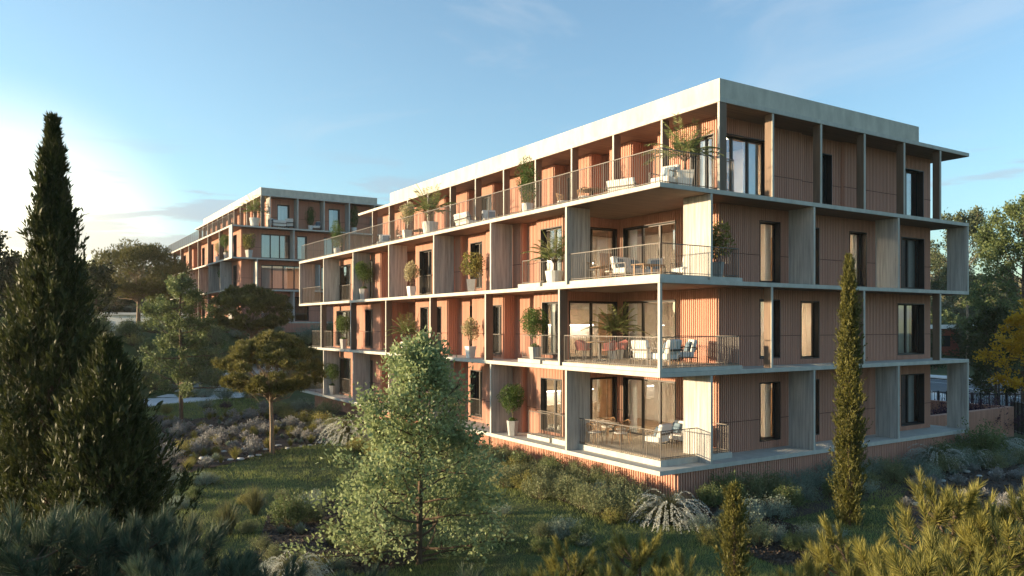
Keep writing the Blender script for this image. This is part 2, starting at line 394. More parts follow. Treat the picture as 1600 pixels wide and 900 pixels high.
def building(label, oy, oz, cfg):
    B = empty('apartment_building', label, 'apartment building', (0, oy, oz))
    LX, LY = 18.9, 37.6
    yend = [37.3, 35.4, LY, LY]
    for k in range(4):
        m = MB(); m.box(0, LX, 0, yend[k], T[k]-TH, T[k]-.004); m.build('floor_slab', M['edge'], B)
        if k:
            m = MB(); m.box(.02, LX-.02, .02, yend[k]-.02, T[k]-TH-.012, T[k]-TH-.002); m.build('soffit', M['soffit'], B)
    m = MB(); m.box(2.74, LX, -.01, 33.0, T[4]-TH, T[4]); m.build('roof_slab', M['edge'], B)
    m = MB(); m.box(2.76, LX-.02, .01, 32.98, T[4]-TH-.012, T[4]-TH-.002); m.build('soffit', M['soffit'], B)
    m = MB()
    px0, px1, py0, py1, pz = 2.75, 14.85, .0, 27.55, 13.10; t = .25
    m.box(px0, px1, py0, py0+t, T[4]+.002, pz); m.box(px0, px1, py1-t, py1, T[4]+.002, pz)
    m.box(px0, px0+t, py0+t, py1-t, T[4]+.002, pz); m.box(px1-t, px1, py0+t, py1-t, T[4]+.002, pz)
    m.box(px0+t, px1-t, py0+t, py1-t, T[4]+.002, T[4]+.2)
    m.build('parapet', M['parapet'], B)
    # base wall
    m = MB(); m.ribs((.85, 36.5), (.85, .12), -2.2, -TH, .12, .045); m.ribs((.85, .12), (17.9, .12), -2.2, -TH, .12, .045)
    m.ribs((17.9, .12), (17.9, 36.5), -2.2, -TH, .3, .045); m.ribs((17.9, 36.5), (.85, 36.5), -2.2, -TH, .3, .045)
    m.build('base_wall', M['terra'], B)
    # blades and fins
    yb = [5.05, 10.55, 16.0, 21.5, 26.9, 32.3, 37.5]
    for k in range(3):
        z0, z1 = T[k]-.002, T[k+1]-TH-.014
        if k in cfg['blade_levels']:
            for i, y in enumerate(yb):
                if k == 0 and i == 6: continue
                fin(.005, 1.12, y-.045, y+.045, z0, z1, 'x', B, 'blade_column', 'board')
        else:
            for y in [5.5, 11.0, 16.4, 21.9, 27.3, 32.8]+([.05] if cfg['corner'] else []):
                if y < 1: m = MB(); m.box(.004, .104, .004, .104, z0, z1); m.build('corner_post', M['edge'], B)
                else: fin(.005, .38, y-.045, y+.045, z0, z1, 'x', B)
    for k, xs, d in cfg['right_cols']:
        z0, z1 = T[k]-.002, T[k+1]-TH-.014
        for x in xs:
            if cfg.get('fan') and d > .7: d = {2: 1.28, 7: 1.13, 13: 1.02, 18: .93}[int(x)]
            fin(x-.045, x+.045, .005, d, z0, z1, 'y', B, 'blade_column' if d > .7 else 'fin_post', 'board' if d > .7 else 'finside')
    z0, z1 = T[3]-.002, T[4]-TH-.014
    for i in range(0, 12):
        y = .05+2.765*i; fin(2.745, 3.1, y-.04, y+.04, z0, z1, 'x', B)
    # walls
    for k in range(4):
        z0, z1 = T[k]-.002, T[k+1]-TH-.014; zf = T[k]
        mb = MB(); jb = MB(); cut = 6.8 if cfg['loggia'] else 1.3
        segs = cfg['left'][k]; wl = cfg['leftwin'][k]
        W = []
        for (a, b, zs, zh, cur) in wl:
            pl = [s[2] for s in segs if s[0]-.01 <= a and b <= s[1]+.01]
            if not pl: print('window outside its wall', k, a, b); continue
            W.append((a, b, zf+zs, zf+zh)); window(B, 'L', a, b, zf+zs, zf+zh, pl[0], 2 if b-a > .9 else 1, cur, k % 2)
            if cfg['rails'] and zs < .5 and k < 3: railing(B, [(pl[0]-.12, a-.05), (pl[0]-.12, b+.05)], zf+.1, 1.0)
        wall_run(mb, jb, 'L', segs, W, z0, z1)
        # end of the left wall
        a = segs[-1]; mb.ribs((18.0, a[1]), (a[2], a[1]), z0, z1, .3)
        mb.ribs((18.03, 1.3), (18.03, a[1]), z0, z1, .3)
        rs = cfg['right'][k]; wr = cfg['rightwin'][k]; W = []
        for (a, b, zs, zh, cur, n) in wr:
            pl = [s[2] for s in rs if s[0]-.01 <= a and b <= s[1]+.01]
            if not pl: print('right window outside its wall', k, a, b); continue
            W.append((a, b, zf+zs, zf+zh)); window(B, 'R', a, b, zf+zs, zf+zh, pl[0], n, cur, 1 if cur < .5 else 0, .3)
        wall_run(mb, jb, 'R', rs, W, z0, z1)
        if k < 3 and cfg['loggia']:
            # recessed corner terrace: side wall x=4.06 with sliding glass, back wall y=6.8 with glass
            wall_run(mb, jb, 'L', [(1.3, 6.8, 4.06)], [(3.38, 6.45, zf+.16, zf+2.52)], z0, z1)
            window(B, 'L', 3.38, 6.45, zf+.16, zf+2.52, 4.06, 3, .16, 1, .2)
            wall_run(mb, jb, 'R', [(1.2, 4.06, 6.8)], [(1.45, 3.95, zf+.16, zf+2.52)], z0, z1)
            window(B, 'R', 1.45, 3.95, zf+.16, zf+2.52, 6.8, 2, 0, 0, .2)
            i = .56 if k == 0 else .1
            m = MB(); m.box(i, 4.0, i, 6.72, T[k], T[k]+.2 if k == 0 else T[k]+.13); m.build('plinth', M['edge'], B)
            h = .2 if k == 0 else .13
            m = MB(); m.box(i+.12, 4.0, i+.12, 6.72, T[k]+h+.002, T[k]+h+.02); m.build('decking', M['deck'], B)
            e = i+.06
            if k == 0: railing(B, [(e, 6.6), (e, e), (3.86, e), (3.86, 1.2)], zf+h, .95)
            else: railing(B, [(e, 5.35), (e, e), (3.86, e), (3.86, 1.2)], zf+h, 1.0)
            m = MB(); m.box(i, 1.1, 6.9, 8.5, T[k], T[k]+.16); m.build('plinth', M['edge'], B)
            railing(B, [(.3 if k else .62, 8.45), (.3 if k else .62, 6.9)], zf+.16, .95)
        mb.build('wall_cladding', M['terra'], B); jb.build('cladding_joint', M['joint'], B)
        # rooms
        m = MB(); zc = T[k+1]-TH-.016; X0 = 9.0
        m.box(X0, X0+.1, 1.75, 33.3, T[k], zc)
        for y in (12.2, 20.45, 25.6): m.box(4.95 if k == 3 else (3.15 if y > 13 else 2.0), X0, y-.05, y+.05, T[k], zc)
        m.box(13.0, 13.1, 1.9, 6.5, T[k], zc); m.box(X0+.1, 17.9, 6.5, 6.6, T[k], zc)
        m.build('interior_wall', M['inner'], B)
        for (a_, b_, ax_) in ((2.3, 3.1, 'x'), (5.2, 6.0, 'x'), (7.3, 8.2, 'y'), (14.2, 15.1, 'x'), (22.8, 23.6, 'x')):
            q = MB()
            if ax_ == 'x': q.box(X0-.04, X0-.003, a_, b_, T[k]+.02, T[k]+2.1)
            else: q.box(a_, b_, 12.1, 12.147, T[k]+.02, T[k]+2.1)
            q.build('interior_door', M['wood'], B)
        m = MB(); m.box(4.1 if (k == 3 or cfg['loggia']) else 1.3, 17.9, 7.0 if cfg['loggia'] and k < 3 else 1.7, 33.3, T[k]+.001, T[k]+.012)
        if cfg['loggia'] and k < 3: m.box(4.3, 17.9, 1.7, 6.99, T[k]+.001, T[k]+.012)
        m.build('interior_floor', M['innerfloor'], B)
        for (lx, ly) in cfg['lamps'][k]:
            m = MB(); m.box(lx-.35, lx+.35, ly-.35, ly+.35, zc-.06, zc-.02); m.build('ceiling_lamp', M['lamp'], B)
    # terrace rail of the top floor
    railing(B, [(.14, 37.4), (.14, .14), (3.6, .14), (3.6, .6)], T[3], 1.12)
    if cfg['loggia']:
        for k in (0, 1, 2):
            q = MB(); q.box(2.3, 6.8, 11.5, 12.1, T[k]+.02, T[k]+.9); q.box(2.3, 6.8, 11.75, 12.1, T[k]+1.55, T[k]+2.3)
            o = q.build('kitchen_counter', M['cabinet'], B)
            q = MB(); q.box(2.4, 6.7, 11.8, 11.9, T[k]+1.5, T[k]+1.545); q.build('light_strip', M['strip'], o)
        for k in (0, 1, 2):                 # end terrace rails
            yy = yend[k]-.15; railing(B, [(.2, yy-4.0), (.2, yy), (3.2, yy)], T[k], 1.1)
    return B
def yl(px, x): return YL(px, x)
zig = []
y = 31.7; segs3 = []
ys = [5.95+2.765*j for j in range(9)]
c = 1.3; p3 = []
p3.append((1.3, 4.4, 4.06)); c = 4.4
for j, yk in enumerate(ys):
    p3.append((c, yk, 4.86)); nx = yk+1.4 if j < 8 else 31.7
    p3.append((yk, nx, 4.06)); c = nx
left_B1 = [
    [(6.8, 8.7, 1.2), (8.7, 9.9, 1.5), (9.9, 12.9, 1.2), (12.9, 15.4, 1.5), (15.4, 20.5, 1.2), (20.5, 25.4, 3.1), (25.4, 33.6, 1.2)],
    [(6.8, 8.9, 1.2), (8.9, 11.4, 1.87), (11.4, 14.2, 1.2), (14.2, 16.8, 1.87), (16.8, 20.5, 1.2), (20.5, 25.4, 3.1), (25.4, 33.6, 1.2)],
    [(6.8, 8.7, 1.2), (8.7, 9.9, 1.5), (9.9, 12.9, 1.2), (12.9, 15.4, 1.5), (15.4, 20.5, 1.2), (20.5, 25.4, 3.1), (25.4, 33.6, 1.2)], p3]
lw = [
    [(6.88, 8.4, .3, 2.5, .45), (13.75, 14.9, .25, 2.5, .4), (18.5, 20.0, .1, 2.5, .5), (26.6, 27.8, .1, 2.5, 0), (30.3, 32.9, .1, 2.5, .5)],
    [(6.88, 8.3, .3, 2.5, .5), (11.5, 12.5, .2, 2.45, .5), (14.5, 15.6, .25, 2.5, .4), (17.4, 18.2, .2, 2.5, .4), (18.9, 19.9, .2, 2.5, .5), (26.6, 27.8, .1, 2.5, 0), (30.4, 33.0, .1, 2.5, .5)],
    [(6.88, 8.4, .15, 2.5, .6), (13.75, 14.9, .25, 2.5, .4), (18.5, 20.0, .1, 2.5, .3), (26.6, 27.8, .1, 2.5, 0), (30.3, 32.9, .1, 2.5, .5)],
    [(1.42, 2.6, .05, 2.4, .5), (9.9+.2, 11.3, .05, 2.4, 0), (15.6, 16.9, .05, 2.4, 1), (17.15, 18.4, .05, 2.4, .6), (18.45, 19.7, .05, 2.4, .6), (21.3, 22.5, .05, 2.4, .6), (26.8, 28.0, .05, 2.4, .4)]]
lw[3][1] = (10.15, 11.4, .05, 2.4, 0); lw[3][2] = (15.7, 16.95, .05, 2.4, 1); lw[3][3] = (17.1, 18.35, .05, 2.4, .6); lw[3][4] = (18.47, 19.72, .05, 2.4, .6); lw[3][5] = (21.25, 22.47, .05, 2.4, .6)
cfg1 = dict(fan=True, loggia=True, rails=True, corner=True, blade_levels=(0, 2), left=left_B1, leftwin=lw,
    right_cols=[(0, [2.37, 7.86, 13.39, 18.84], 1.28), (1, [5.46, 11.0, 16.56], .34), (2, [2.37, 7.86, 13.39, 18.84], 1.28), (3, [5.51, 8.27, 11.03, 13.8, 16.56], .34)],
    right=[[(4.06, 18.03, 1.3)], [(4.06, 18.03, 1.3)], [(4.06, 18.03, 1.3)], [(4.06, 8.8, 1.3), (8.8, 11.54, 1.42), (11.54, 14.64, 1.3), (14.64, 18.03, 1.3)]],
    rightwin=[[(6.31, 7.49, .28, 2.52, .3, 1), (9.0, 9.89, .28, 2.52, .6, 1), (15.67, 17.5, .2, 2.5, .3, 2)],
              [(6.31, 7.49, .26, 2.52, .35, 1), (8.73, 9.89, .2, 2.5, .5, 1), (15.4, 17.5, .2, 2.5, .8, 2)],
              [(6.31, 7.49, .1, 2.45, .3, 1), (9.0, 9.89, .1, 2.4, .5, 1), (11.89, 13.1, .1, 2.4, .3, 1), (15.67, 17.5, .1, 2.4, .4, 2)],
              [(4.14, 6.82, .06, 2.42, .35, 3), (10.1, 10.89, .06, 2.4, 0, 1), (15.42, 17.45, .06, 2.4, .8, 2)]],
    lamps=[[(6.2, 4.6), (10.6, 4.0), (5, 9)], [(6.2, 4.6), (10.6, 4.0), (5, 9)], [(6.2, 4.6), (10.6, 4.0), (5, 9)], [(6.5, 3.2)]])
build1 = building('long four storey block with terracotta ribbed walls and stacked concrete balconies filling the right half', 0, 0, cfg1)
simple = [(1.3, 20.5, 1.2), (20.5, 25.4, 3.1), (25.4, 33.6, 1.2)]
wl2 = [[(3, 4.4, .1, 2.5, .4), (8.4, 9.6, .1, 2.5, .4), (13.75, 14.9, .1, 2.5, .4), (18.5, 20.0, .1, 2.5, .3), (26.6, 27.8, .1, 2.5, 0), (30.3, 32.3, .1, 2.5, .5)]]*3
z2 = [(1.3, 3.3, 4.06)]; z2 = p3
cfg2 = dict(loggia=False, rails=False, corner=False, blade_levels=(1,), left=[simple, simple, simple, p3], leftwin=wl2+[lw[3]],
    right_cols=[(0, [.06, 6.0, 11.8, 17.5], 1.28), (1, [2.4, 8.6, 14.6], 1.28), (2, [.06, 6.0, 11.8, 17.5], 1.28), (3, [3.65, 6.4, 9.1, 11.8, 14.6, 17.2], 1.28)],
    right=[[(1.2, 18.03, 1.3)]]*3+[[(4.06, 18.03, 1.3)]],
    rightwin=[[(3.1, 4.0, .1, 2.5, .5, 1), (5.2, 7.9, .1, 2.5, .5, 2)], [(3.1, 7.6, .1, 2.5, .6, 4), (9.2, 11.5, .1, 2.5, .6, 2)],
              [(3.1, 5.95, .1, 2.5, .9, 3), (6.7, 7.7, .1, 2.5, 1, 1), (9.5, 11.5, .1, 2.5, .9, 2)],
              [(4.7, 5.9, .05, 2.45, 1, 1), (10, 11.2, .05, 2.45, .5, 1)]],
    lamps=[[], [(6.2, 4.6)], [(6.2, 4.6), (11, 4)], [(6.2, 4.6)]])
build2 = building('more distant four storey terracotta block on higher ground at left behind the dark round-topped pine', 58.5, 5.0, cfg2)
for x in (6.9, 8.8):
    m = MB(); m.lathe([(.62, T[4]+.2), (.62, T[4]+.95), (.5, T[4]+1.1), (0, T[4]+1.15)], 14, (x, 5.0)); m.build('roof_vent', M['white'], build2)

# ------------------------------------------------------------------ plant kinds
def foliage_ball(R, n, rx, rz, c, blobs=9, ln=.06, wd=.035, up=.3):
    B = nrm(R.normal(size=(blobs, 3)))*R.uniform(.35, .75, (blobs, 1))*np.array([rx, rx, rz]); br = R.uniform(.35, .55, blobs)*rx
    k = R.integers(0, blobs, n); d = nrm(R.normal(size=(n, 3))); rr = R.uniform(.5, 1.0, n)**.5
    P = B[k]+d*(br[k]*rr)[:, None]*np.array([1, 1, rz/rx])+np.array(c)
    D = d+R.normal(size=(n, 3))*.6+np.array([0, 0, up]); return leaves(R, P, D, ln, wd)
def pot_mesh(kind='square', r=.2, h=.42):
    m = MB()
    if kind == 'square': q = 4
    elif kind == 'hex': q = 6
    else: q = 16
    m.lathe([(0, 0), (r*.72, 0), (r, h), (r*.86, h), (r*.84, h-.04), (0, h-.04)], q); return m
def potted(seed, kind):
    R = np.random.default_rng(seed)
    o = empty('potted_plant', 'potted plant', 'potted plant')
    if kind == 'ball':
        pot_mesh('hex', .26, .62).build('pot', M['pot'], o)
        m = MB(); m.tube([(0, 0, .55), (.02, .01, .8), (-.02, 0, 1.0), (0, .02, 1.4)], [.035, .028, .025, .015], 6)
        for i in range(8):
            a = i*2.4; m.tube([(0, 0, .9+.04*i), (.2*math.cos(a), .2*math.sin(a), 1.2+.06*i)], [.014, .006], 4)
        m.build('trunk', M['bark'], o)
        V = foliage_ball(R, 5200, .56, .60, (0, 0, 1.55), 20, .055, .033)
        V2 = foliage_ball(R, 320, .2, .08, (0, 0, .67), 5, .06, .03); cloud('foliage', np.concatenate([V, V2]), M['l_ball'], o)
    elif kind == 'pale':
        pot_mesh('square', .27, .52).build('pot', M['potw'], o)
        m = MB()
        for i in range(7):
            a = i*2.4; m.tube([(0, 0, .35), (.08*math.cos(a), .08*math.sin(a), .8), (.2*math.cos(a), .2*math.sin(a), 1.2+.08*i)], [.015, .01, .004], 4)
        m.build('stem', M['bark'], o)
        cloud('foliage', foliage_ball(R, 2100, .40, .62, (0, 0, 1.2), 14, .06, .045), M['l_pale'], o)
    elif kind == 'green':
        pot_mesh('square', .27, .55).build('pot', M['pot'], o)
        m = MB()
        for i in range(9):
            a = i*2.4; m.tube([(0, 0, .35), (.1*math.cos(a), .1*math.sin(a), .75), (.3*math.cos(a), .3*math.sin(a), 1.0+.08*i)], [.015, .01, .004], 4)
        m.build('stem', M['bark'], o)
        cloud('foliage', foliage_ball(R, 2000, .48, .6, (0, 0, 1.2), 14, .08, .045), M['l_yel'], o)
    elif kind == 'bush':
        pot_mesh('round', .26, .5).build('pot', M['potw'], o)
        m = MB(); m.tube([(0, 0, .4), (0, .02, 1.2)], [.03, .015], 5); m.build('stem', M['bark'], o)
        cloud('foliage', foliage_ball(R, 4200, .52, 1.0, (0, 0, 1.45), 22, .06, .035), M['l_ball'], o)
    else:
        pot_mesh('square' if kind == 'palmbig' else 'round', .34, .58).build('pot', M['potw'], o)
        V = []; st = MB(); H = .55
        nf = 22
        for i in range(nf):
            a = i*2.4+R.normal()*.2; e = .6+.85*i/nf; ln = R.uniform(1.0, 1.4); p = np.array([0, 0, H+.3]); pts = [p.copy()]
            d = np.array([math.cos(a)*math.cos(e), math.sin(a)*math.cos(e), math.sin(e)])
            for k in range(12):
                p = p+d*ln/12; d = d+np.array([0, 0, -.085-.03*(i < nf/2)]); d /= np.linalg.norm(d); pts.append(p.copy())
            st.tube([tuple(q) for q in pts], list(np.linspace(.012, .003, 13)), 3, False)
            for k in range(3, 13):
                t = pts[k]-pts[k-1]; s = np.cross(t, [0, 0, 1]); s /= np.linalg.norm(s)+1e-6; t = t/np.linalg.norm(t)
                for sg in (-1, 1):
                    for j in range(2):
                        ll = .30*(1.2-k/13)+.08; dd = s*sg*1.0+t*.9+np.array([0, 0, -.25]); V.append(leaves(R, (pts[k]+(pts[k-1]-pts[k])*j*.5)[None], dd[None], ll, .028, .1))
        st.tube([(0, 0, .5), (0, 0, .9)], [.05, .03], 6)
        st.build('stem', M['bark'], o); cloud('frond', np.concatenate(V), M['l_palm'], o)
    return Kind(o)
PK = {k: potted(100+i, k) for i, k in enumerate(['ball', 'pale', 'green', 'bush', 'palm', 'palmbig'])}
def onleft(kind, px, x, z, label, sc=1, rz=None, dy=0):
    PK[kind].put((x, YL(px, x)+dy, z), random.uniform(0, 6) if rz is None else rz, sc, label)
def onright(kind, px, y, z, label, sc=1):
    PK[kind].put((XR(px, y), y, z), random.uniform(0, 6), sc, label)
random.seed(4)
Z = T
onleft('ball', 801, .42, 0, 'round green potted tree in grey pot on the lowest deck beside a concrete blade column', 1.02, .3)
onleft('ball', 519, .55, 0, 'round green potted tree on the lowest deck at the far end of the long facade', 1.0)
onleft('ball', 836, .42, Z[1], 'round green potted tree on the second storey deck next to the corner terrace', 1.05)
onleft('pale', 735, .5, Z[1], 'pale cream potted shrub on the second storey deck near a narrow window', 1.05)
onleft('ball', 537, .5, Z[1], 'round green potted tree on the second storey deck at the far end of the facade', 1.0)
onleft('palm', 636, .8, Z[1], 'potted palm in a dark recess of the second storey behind the big tree', 1.05)
onleft('ball', 568, .5, Z[2], 'round green potted tree on the third storey deck at the far end of the facade', 1.1)
onleft('pale', 643, .5, Z[2], 'pale cream potted shrub on the third storey deck in front of the dark recess', 1.05)
onleft('green', 737, .5, Z[2], 'light green potted shrub in grey pot on the third storey deck before a narrow window', 1.1)
onleft('palm', 866, .75, Z[2], 'potted palm behind the blade column left of the third storey corner terrace', 1.1)
onright('green', 1119, .7, Z[2], 'light green potted shrub right of the corner blade column on the third storey', 1.25)
onleft('palmbig', 1070, 2.0, Z[3], 'large potted palm in pale pot at the front corner of the top terrace', 1.2)
onleft('bush', 824, .7, Z[3], 'tall bushy potted shrub in round pot midway along the top terrace rail', 1.0)
onleft('palm', 672, .8, Z[3], 'potted palm in pale pot on the top terrace beside a white sofa', 1.3)
onleft('pale', 636, .8, Z[3], 'pale flowering potted shrub on the top terrace left of the palm', 1.2)
onleft('bush', 527, .6, Z[3], 'bushy potted shrub in pale pot near the far open end of the top terrace', .95)
onleft('palmbig', 962, 3.3, Z[1]+.15, 'potted palm in square pot before the second storey sliding glass', 1.12, dy=0)
# second building
O2 = 58.5
def b2(kind, px, y, z, label, sc=1): PK[kind].put((XR(px, y), y, z+5.0), random.uniform(0, 6), sc, label)
b2('palm', 398, O2+.9, T[3], 'potted palm on the top terrace corner of the distant block', 1.5)
b2('bush', 485, O2+.8, T[3], 'round potted bush on the top terrace of the distant block between two columns', 1.0)
b2('bush', 553, O2+.8, T[3], 'dark potted bush on the top terrace of the distant block beside the near roof', 1.2)
b2('green', 389, O2+.8, T[2], 'yellow green potted shrub in white pot on the corner balcony of the distant block', 1.4)
PK['ball'].put((.5, YL(354, .5), 5+T[2]), 1, 1.2, 'round potted tree on the sunny side of the distant block, third storey')
PK['pale'].put((.5, YL(341, .5), 5+T[2]), 1, 1.2, 'pale potted shrub on the sunny side of the distant block, third storey')
PK['ball'].put((.5, YL(350, .5), 5+T[1]), 1, 1.1, 'round potted tree between blade columns of the distant block, second storey')

# ------------------------------------------------------------------ furniture
def armchair(w=.72, name='armchair', cat='armchair', cm='cushion', pillows=1):
    o = empty(name, 'x', cat); f = MB(); d = .72
    for sx in (-1, 1):
        x = sx*w/2
        for y in (-d/2, d/2): f.box(x-.013, x+.013, y-.013, y+.013, 0, .58 if y < 0 else .62)
        f.box(x-.02, x+.02, -d/2, d/2, .58, .605); f.box(x-.012, x+.012, -d/2+.014, d/2-.014, .2, .225)
    for y in (-d/2, d/2): f.box(-w/2+.015, w/2-.015, y-.012, y+.012, .2, .225)
    f.box(-w/2+.015, w/2-.015, d/2-.012, d/2+.012, .5, .56)
    f.build('frame', M['metal'], o)
    m = MB(); m.box(-w/2+.03, w/2-.03, -d/2+.01, d/2-.1, .23, .43); m.build('seat_cushion', M[cm], o, bevel=.04)
    n = 1 if w < 1 else 2
    for i in range(n):
        m = MB(); a = -w/2+.03+(w-.06)*i/n; b = -w/2+.03+(w-.06)*(i+1)/n
        m.v += [(a, .12, .43), (b, .12, .43), (b, .3, .40), (a, .3, .40), (a, .24, .88), (b, .24, .88), (b, .40, .85), (a, .40, .85)]
        m.f += [(3, 2, 1, 0), (4, 5, 6, 7), (0, 1, 5, 4), (1, 2, 6, 5), (2, 3, 7, 6), (3, 0, 4, 7)]; m.build('back_cushion', M[cm], o, bevel=.045)
    for i in range(pillows):
        m = MB(); x = w/2-.28 if i == 0 else -w/2+.28
        m.v += [(x-.2, -.02, .44), (x+.2, -.02, .44), (x+.2, .08, .44), (x-.2, .08, .44), (x-.2, .1, .8), (x+.2, .1, .8), (x+.2, .2, .78), (x-.2, .2, .78)]
        m.f += [(3, 2, 1, 0), (4, 5, 6, 7), (0, 1, 5, 4), (1, 2, 6, 5), (2, 3, 7, 6), (3, 0, 4, 7)]; m.build('pillow', M['cushion2'], o, bevel=.045)
    return o
def chair(matn='wood', red=False):
    o = empty('dining_chair', 'x', 'chair')
    for sx in (-1, 1):
        for sy in (-1, 1):
            m = MB(); m.tube([(sx*.24, sy*.23, 0), (sx*.2, sy*.19, .44)], [.013, .018], 6); m.build('leg', M['wood' if not red else 'metal'], o)
    m = MB(); m.lathe([(0, .42), (.24, .42), (.26, .445), (.24, .47), (0, .475)], 14); m.build('seat', M['cushion' if not red else 'red'], o)
    m = MB(); n = 12
    for i in range(n+1):
        t = math.pi*i/n; h = .80-.12*abs(math.cos(t)); x = .27*math.cos(t); y = .05+.22*math.sin(t)
        m.tube([(x*.85, y*.8, .46), (x*1.08, y*1.1, h)], [.012 if not red else .03, .01 if not red else .03], 4)
    m.tube([(.29*math.cos(math.pi*i/n), .055+.24*math.sin(math.pi*i/n), .8-.12*abs(math.cos(math.pi*i/n))) for i in range(n+1)], .018, 6)
    m.build('backrest', M['wood' if not red else 'red'], o); return o
def table(w, d, h, rnd=False, name='dining_table', mt='wood'):
    o = empty(name, 'x', 'table'); m = MB()
    if rnd: m.lathe([(0, h-.035), (w/2, h-.035), (w/2, h), (0, h)], 20)
    else: m.box(-w/2, w/2, -d/2, d/2, h-.035, h)
    m.build('tabletop', M[mt], o, bevel=.006)
    if rnd:
        m = MB(); m.lathe([(.28, 0), (.27, .03), (.05, .06), (.05, h-.035)], 14); m.build('pedestal', M['metal' if mt != 'white' else 'white'], o)
    else:
        for sx in (-1, 1):
            for sy in (-1, 1):
                m = MB(); m.box(sx*(w/2-.07)-.02, sx*(w/2-.07)+.02, sy*(d/2-.07)-.02, sy*(d/2-.07)+.02, 0, h-.036); m.build('leg', M[mt], o)
    return o
KA = Kind(armchair()); KS = Kind(armchair(1.5, 'sofa', 'sofa', pillows=2)); KC = Kind(chair()); KR = Kind(chair(red=True))
KT = Kind(table(1.6, .85, .74)); KRT = Kind(table(1.1, 1.1, .74, True)); KCT = Kind(table(.9, .5, .4, name='coffee_table'))
Q = math.pi
d0, d1, d2 = .222, Z[1]+.152, Z[2]+.152
def at0(px, py, z): return G(px, py, z)
x, y = at0(1028, 700, d0); KA.put((x, y, d0), Q+.25, 1.05, 'white cushioned armchair seen from behind at the rail of the ground floor corner terrace')
KS.put((3.45, 2.4, d0), -Q/2, 1, 'white outdoor sofa on the ground floor corner terrace, half hidden by the column')
KT.put((1.7, 5.0, d0), Q/2, 1, 'wooden dining table on the ground floor corner terrace')
for i, (cx, cy, rz, lb) in enumerate([(1.0, 4.6, Q/2, 'front left'), (1.0, 5.5, Q/2, 'rear left'), (2.4, 4.6, -Q/2, 'front right'), (2.4, 5.5, -Q/2, 'rear right'), (1.7, 3.9, Q, 'near end')]):
    KC.put((cx, cy, d0), rz, 1, f'wooden dining chair at the {lb} of the table on the ground floor corner terrace', 'dining chairs on the ground floor terrace')
x, y = at0(1046, 573, d1); KA.put((x, y+.15, d1), Q+.2, 1.05, 'white armchair with its grey back to the corner rail of the second storey terrace')
KA.put((3.0, 1.9, d1), -Q/2-.5, 1.0, 'white armchair with dark pillow near the sunlit wall of the second storey terrace')
KA.put((1.1, 1.9, d1), Q/2+.2, 1.0, 'white armchair facing the wall left of the corner post on the second storey terrace')
KCT.put((2.0, 1.6, d1), .2, .8, 'low wooden coffee table between armchairs on the second storey terrace')
KRT.put((1.75, 5.2, d1), 0, 1, 'round table between coral chairs on the second storey corner terrace')
for (cx, cy, rz, lb) in [(.85, 5.1, Q/2, 'left'), (2.6, 5.0, -Q/2, 'right'), (1.7, 6.1, 0, 'far side'), (1.5, 4.35, Q, 'near side')]:
    KR.put((cx, cy, d1), rz, 1, f'coral rope dining chair at the {lb} of the round table', 'coral chairs on the second storey terrace')
KS.put((1.9, 3.6, d2), .2, 1, 'white outdoor sofa in the middle of the third storey corner terrace')
KCT.put((1.5, 2.2, d2), .1, 1.2, 'low wooden coffee table in front of the sofa on the third storey terrace')
KA.put((3.3, 2.2, d2), -Q/2, 1, 'white armchair by the column of the third storey corner terrace')
KA.put((2.9, 3.5, d2), -Q/2+.3, 1, 'white armchair beside the sliding glass of the third storey corner terrace')
KC.put((1.2, 5.2, d2), Q/2, 1, 'wooden chair at the left of the table on the third storey corner terrace')
KC.put((2.5, 5.4, d2), -Q/2, 1, 'wooden chair at the right of the table on the third storey corner terrace')
KT.put((1.85, 5.3, d2), Q/2, .8, 'wooden dining table at the back of the third storey corner terrace')
z3 = T[3]
KA.put((1.5, YL(1040, 1.5), z3), -Q/2+.2, 1.1, 'white armchair with blue pillow next to the big palm on the top terrace')
KS.put((1.3, YL(975, 1.3), z3), Q/2+.3, .8, 'small white sofa with its back to the rail near the top terrace corner')
KRT.put((1.8, YL(925, 1.8), z3), 0, 1, 'round wooden table on the top terrace left of the small white sofa')
KC.put((1.5, YL(906, 1.5)-.3, z3), Q*.8, 1, 'white seated wooden chair in front of the round table on the top terrace')
KC.put((1.5, YL(880, 1.5), z3), Q/2-.4, 1, 'wooden chair at the far side of the round table on the top terrace')
KC.put((2.4, YL(938, 2.4), z3), -Q/2, 1, 'wooden chair between the round table and the wall on the top terrace')
KS.put((.9, YL(728, .9), z3), Q/2, .9, 'white sofa at the rail midway along the top terrace')
KA.put((1.5, YL(765, 1.5), z3), -.4, 1, 'armchair with dark pillow right of the white sofa midway along the top terrace')
KT.put((1.5, YL(655, 1.5), z3), Q/2, .9, 'wooden table behind the pale potted shrub on the top terrace')
KC.put((1.0, YL(627, 1.0), z3), .3, 1, 'wooden chair at the far end of the table behind the pale potted shrub')
KA.put((1.6, YL(600, 1.6), z3), -.6, 1.1, 'blue white armchair near the far end of the top terrace')
for px, rz, lb in [(428, .3, 'left of the sofa'), (495, -.5, 'in front of the round bush'), (452, 2.8, 'before the lit window')]:
    KA.put((XR(px, O2+1.0), O2+1.0, 5+T[3]), rz, 1.2, f'armchair on the top terrace of the distant block, {lb}')
KS.put((XR(436, O2+.7), O2+.7, 5+T[3]), 3.1, .9, 'pale sofa on the top terrace of the distant block')
# indoor plants
PK['bush'].put((6.4, 4.9, T[0]+.02), .3, .95, 'leafy houseplant behind the ground floor sliding glass')
PK['ball'].put((5.4, 3.7, T[0]+.02), .3, .85, 'dark houseplant right of the leafy one behind the ground floor glass')
PK['ball'].put((5.4, 3.9, T[1]+.02), 1.3, .8, 'dark houseplant behind the second storey sliding glass')
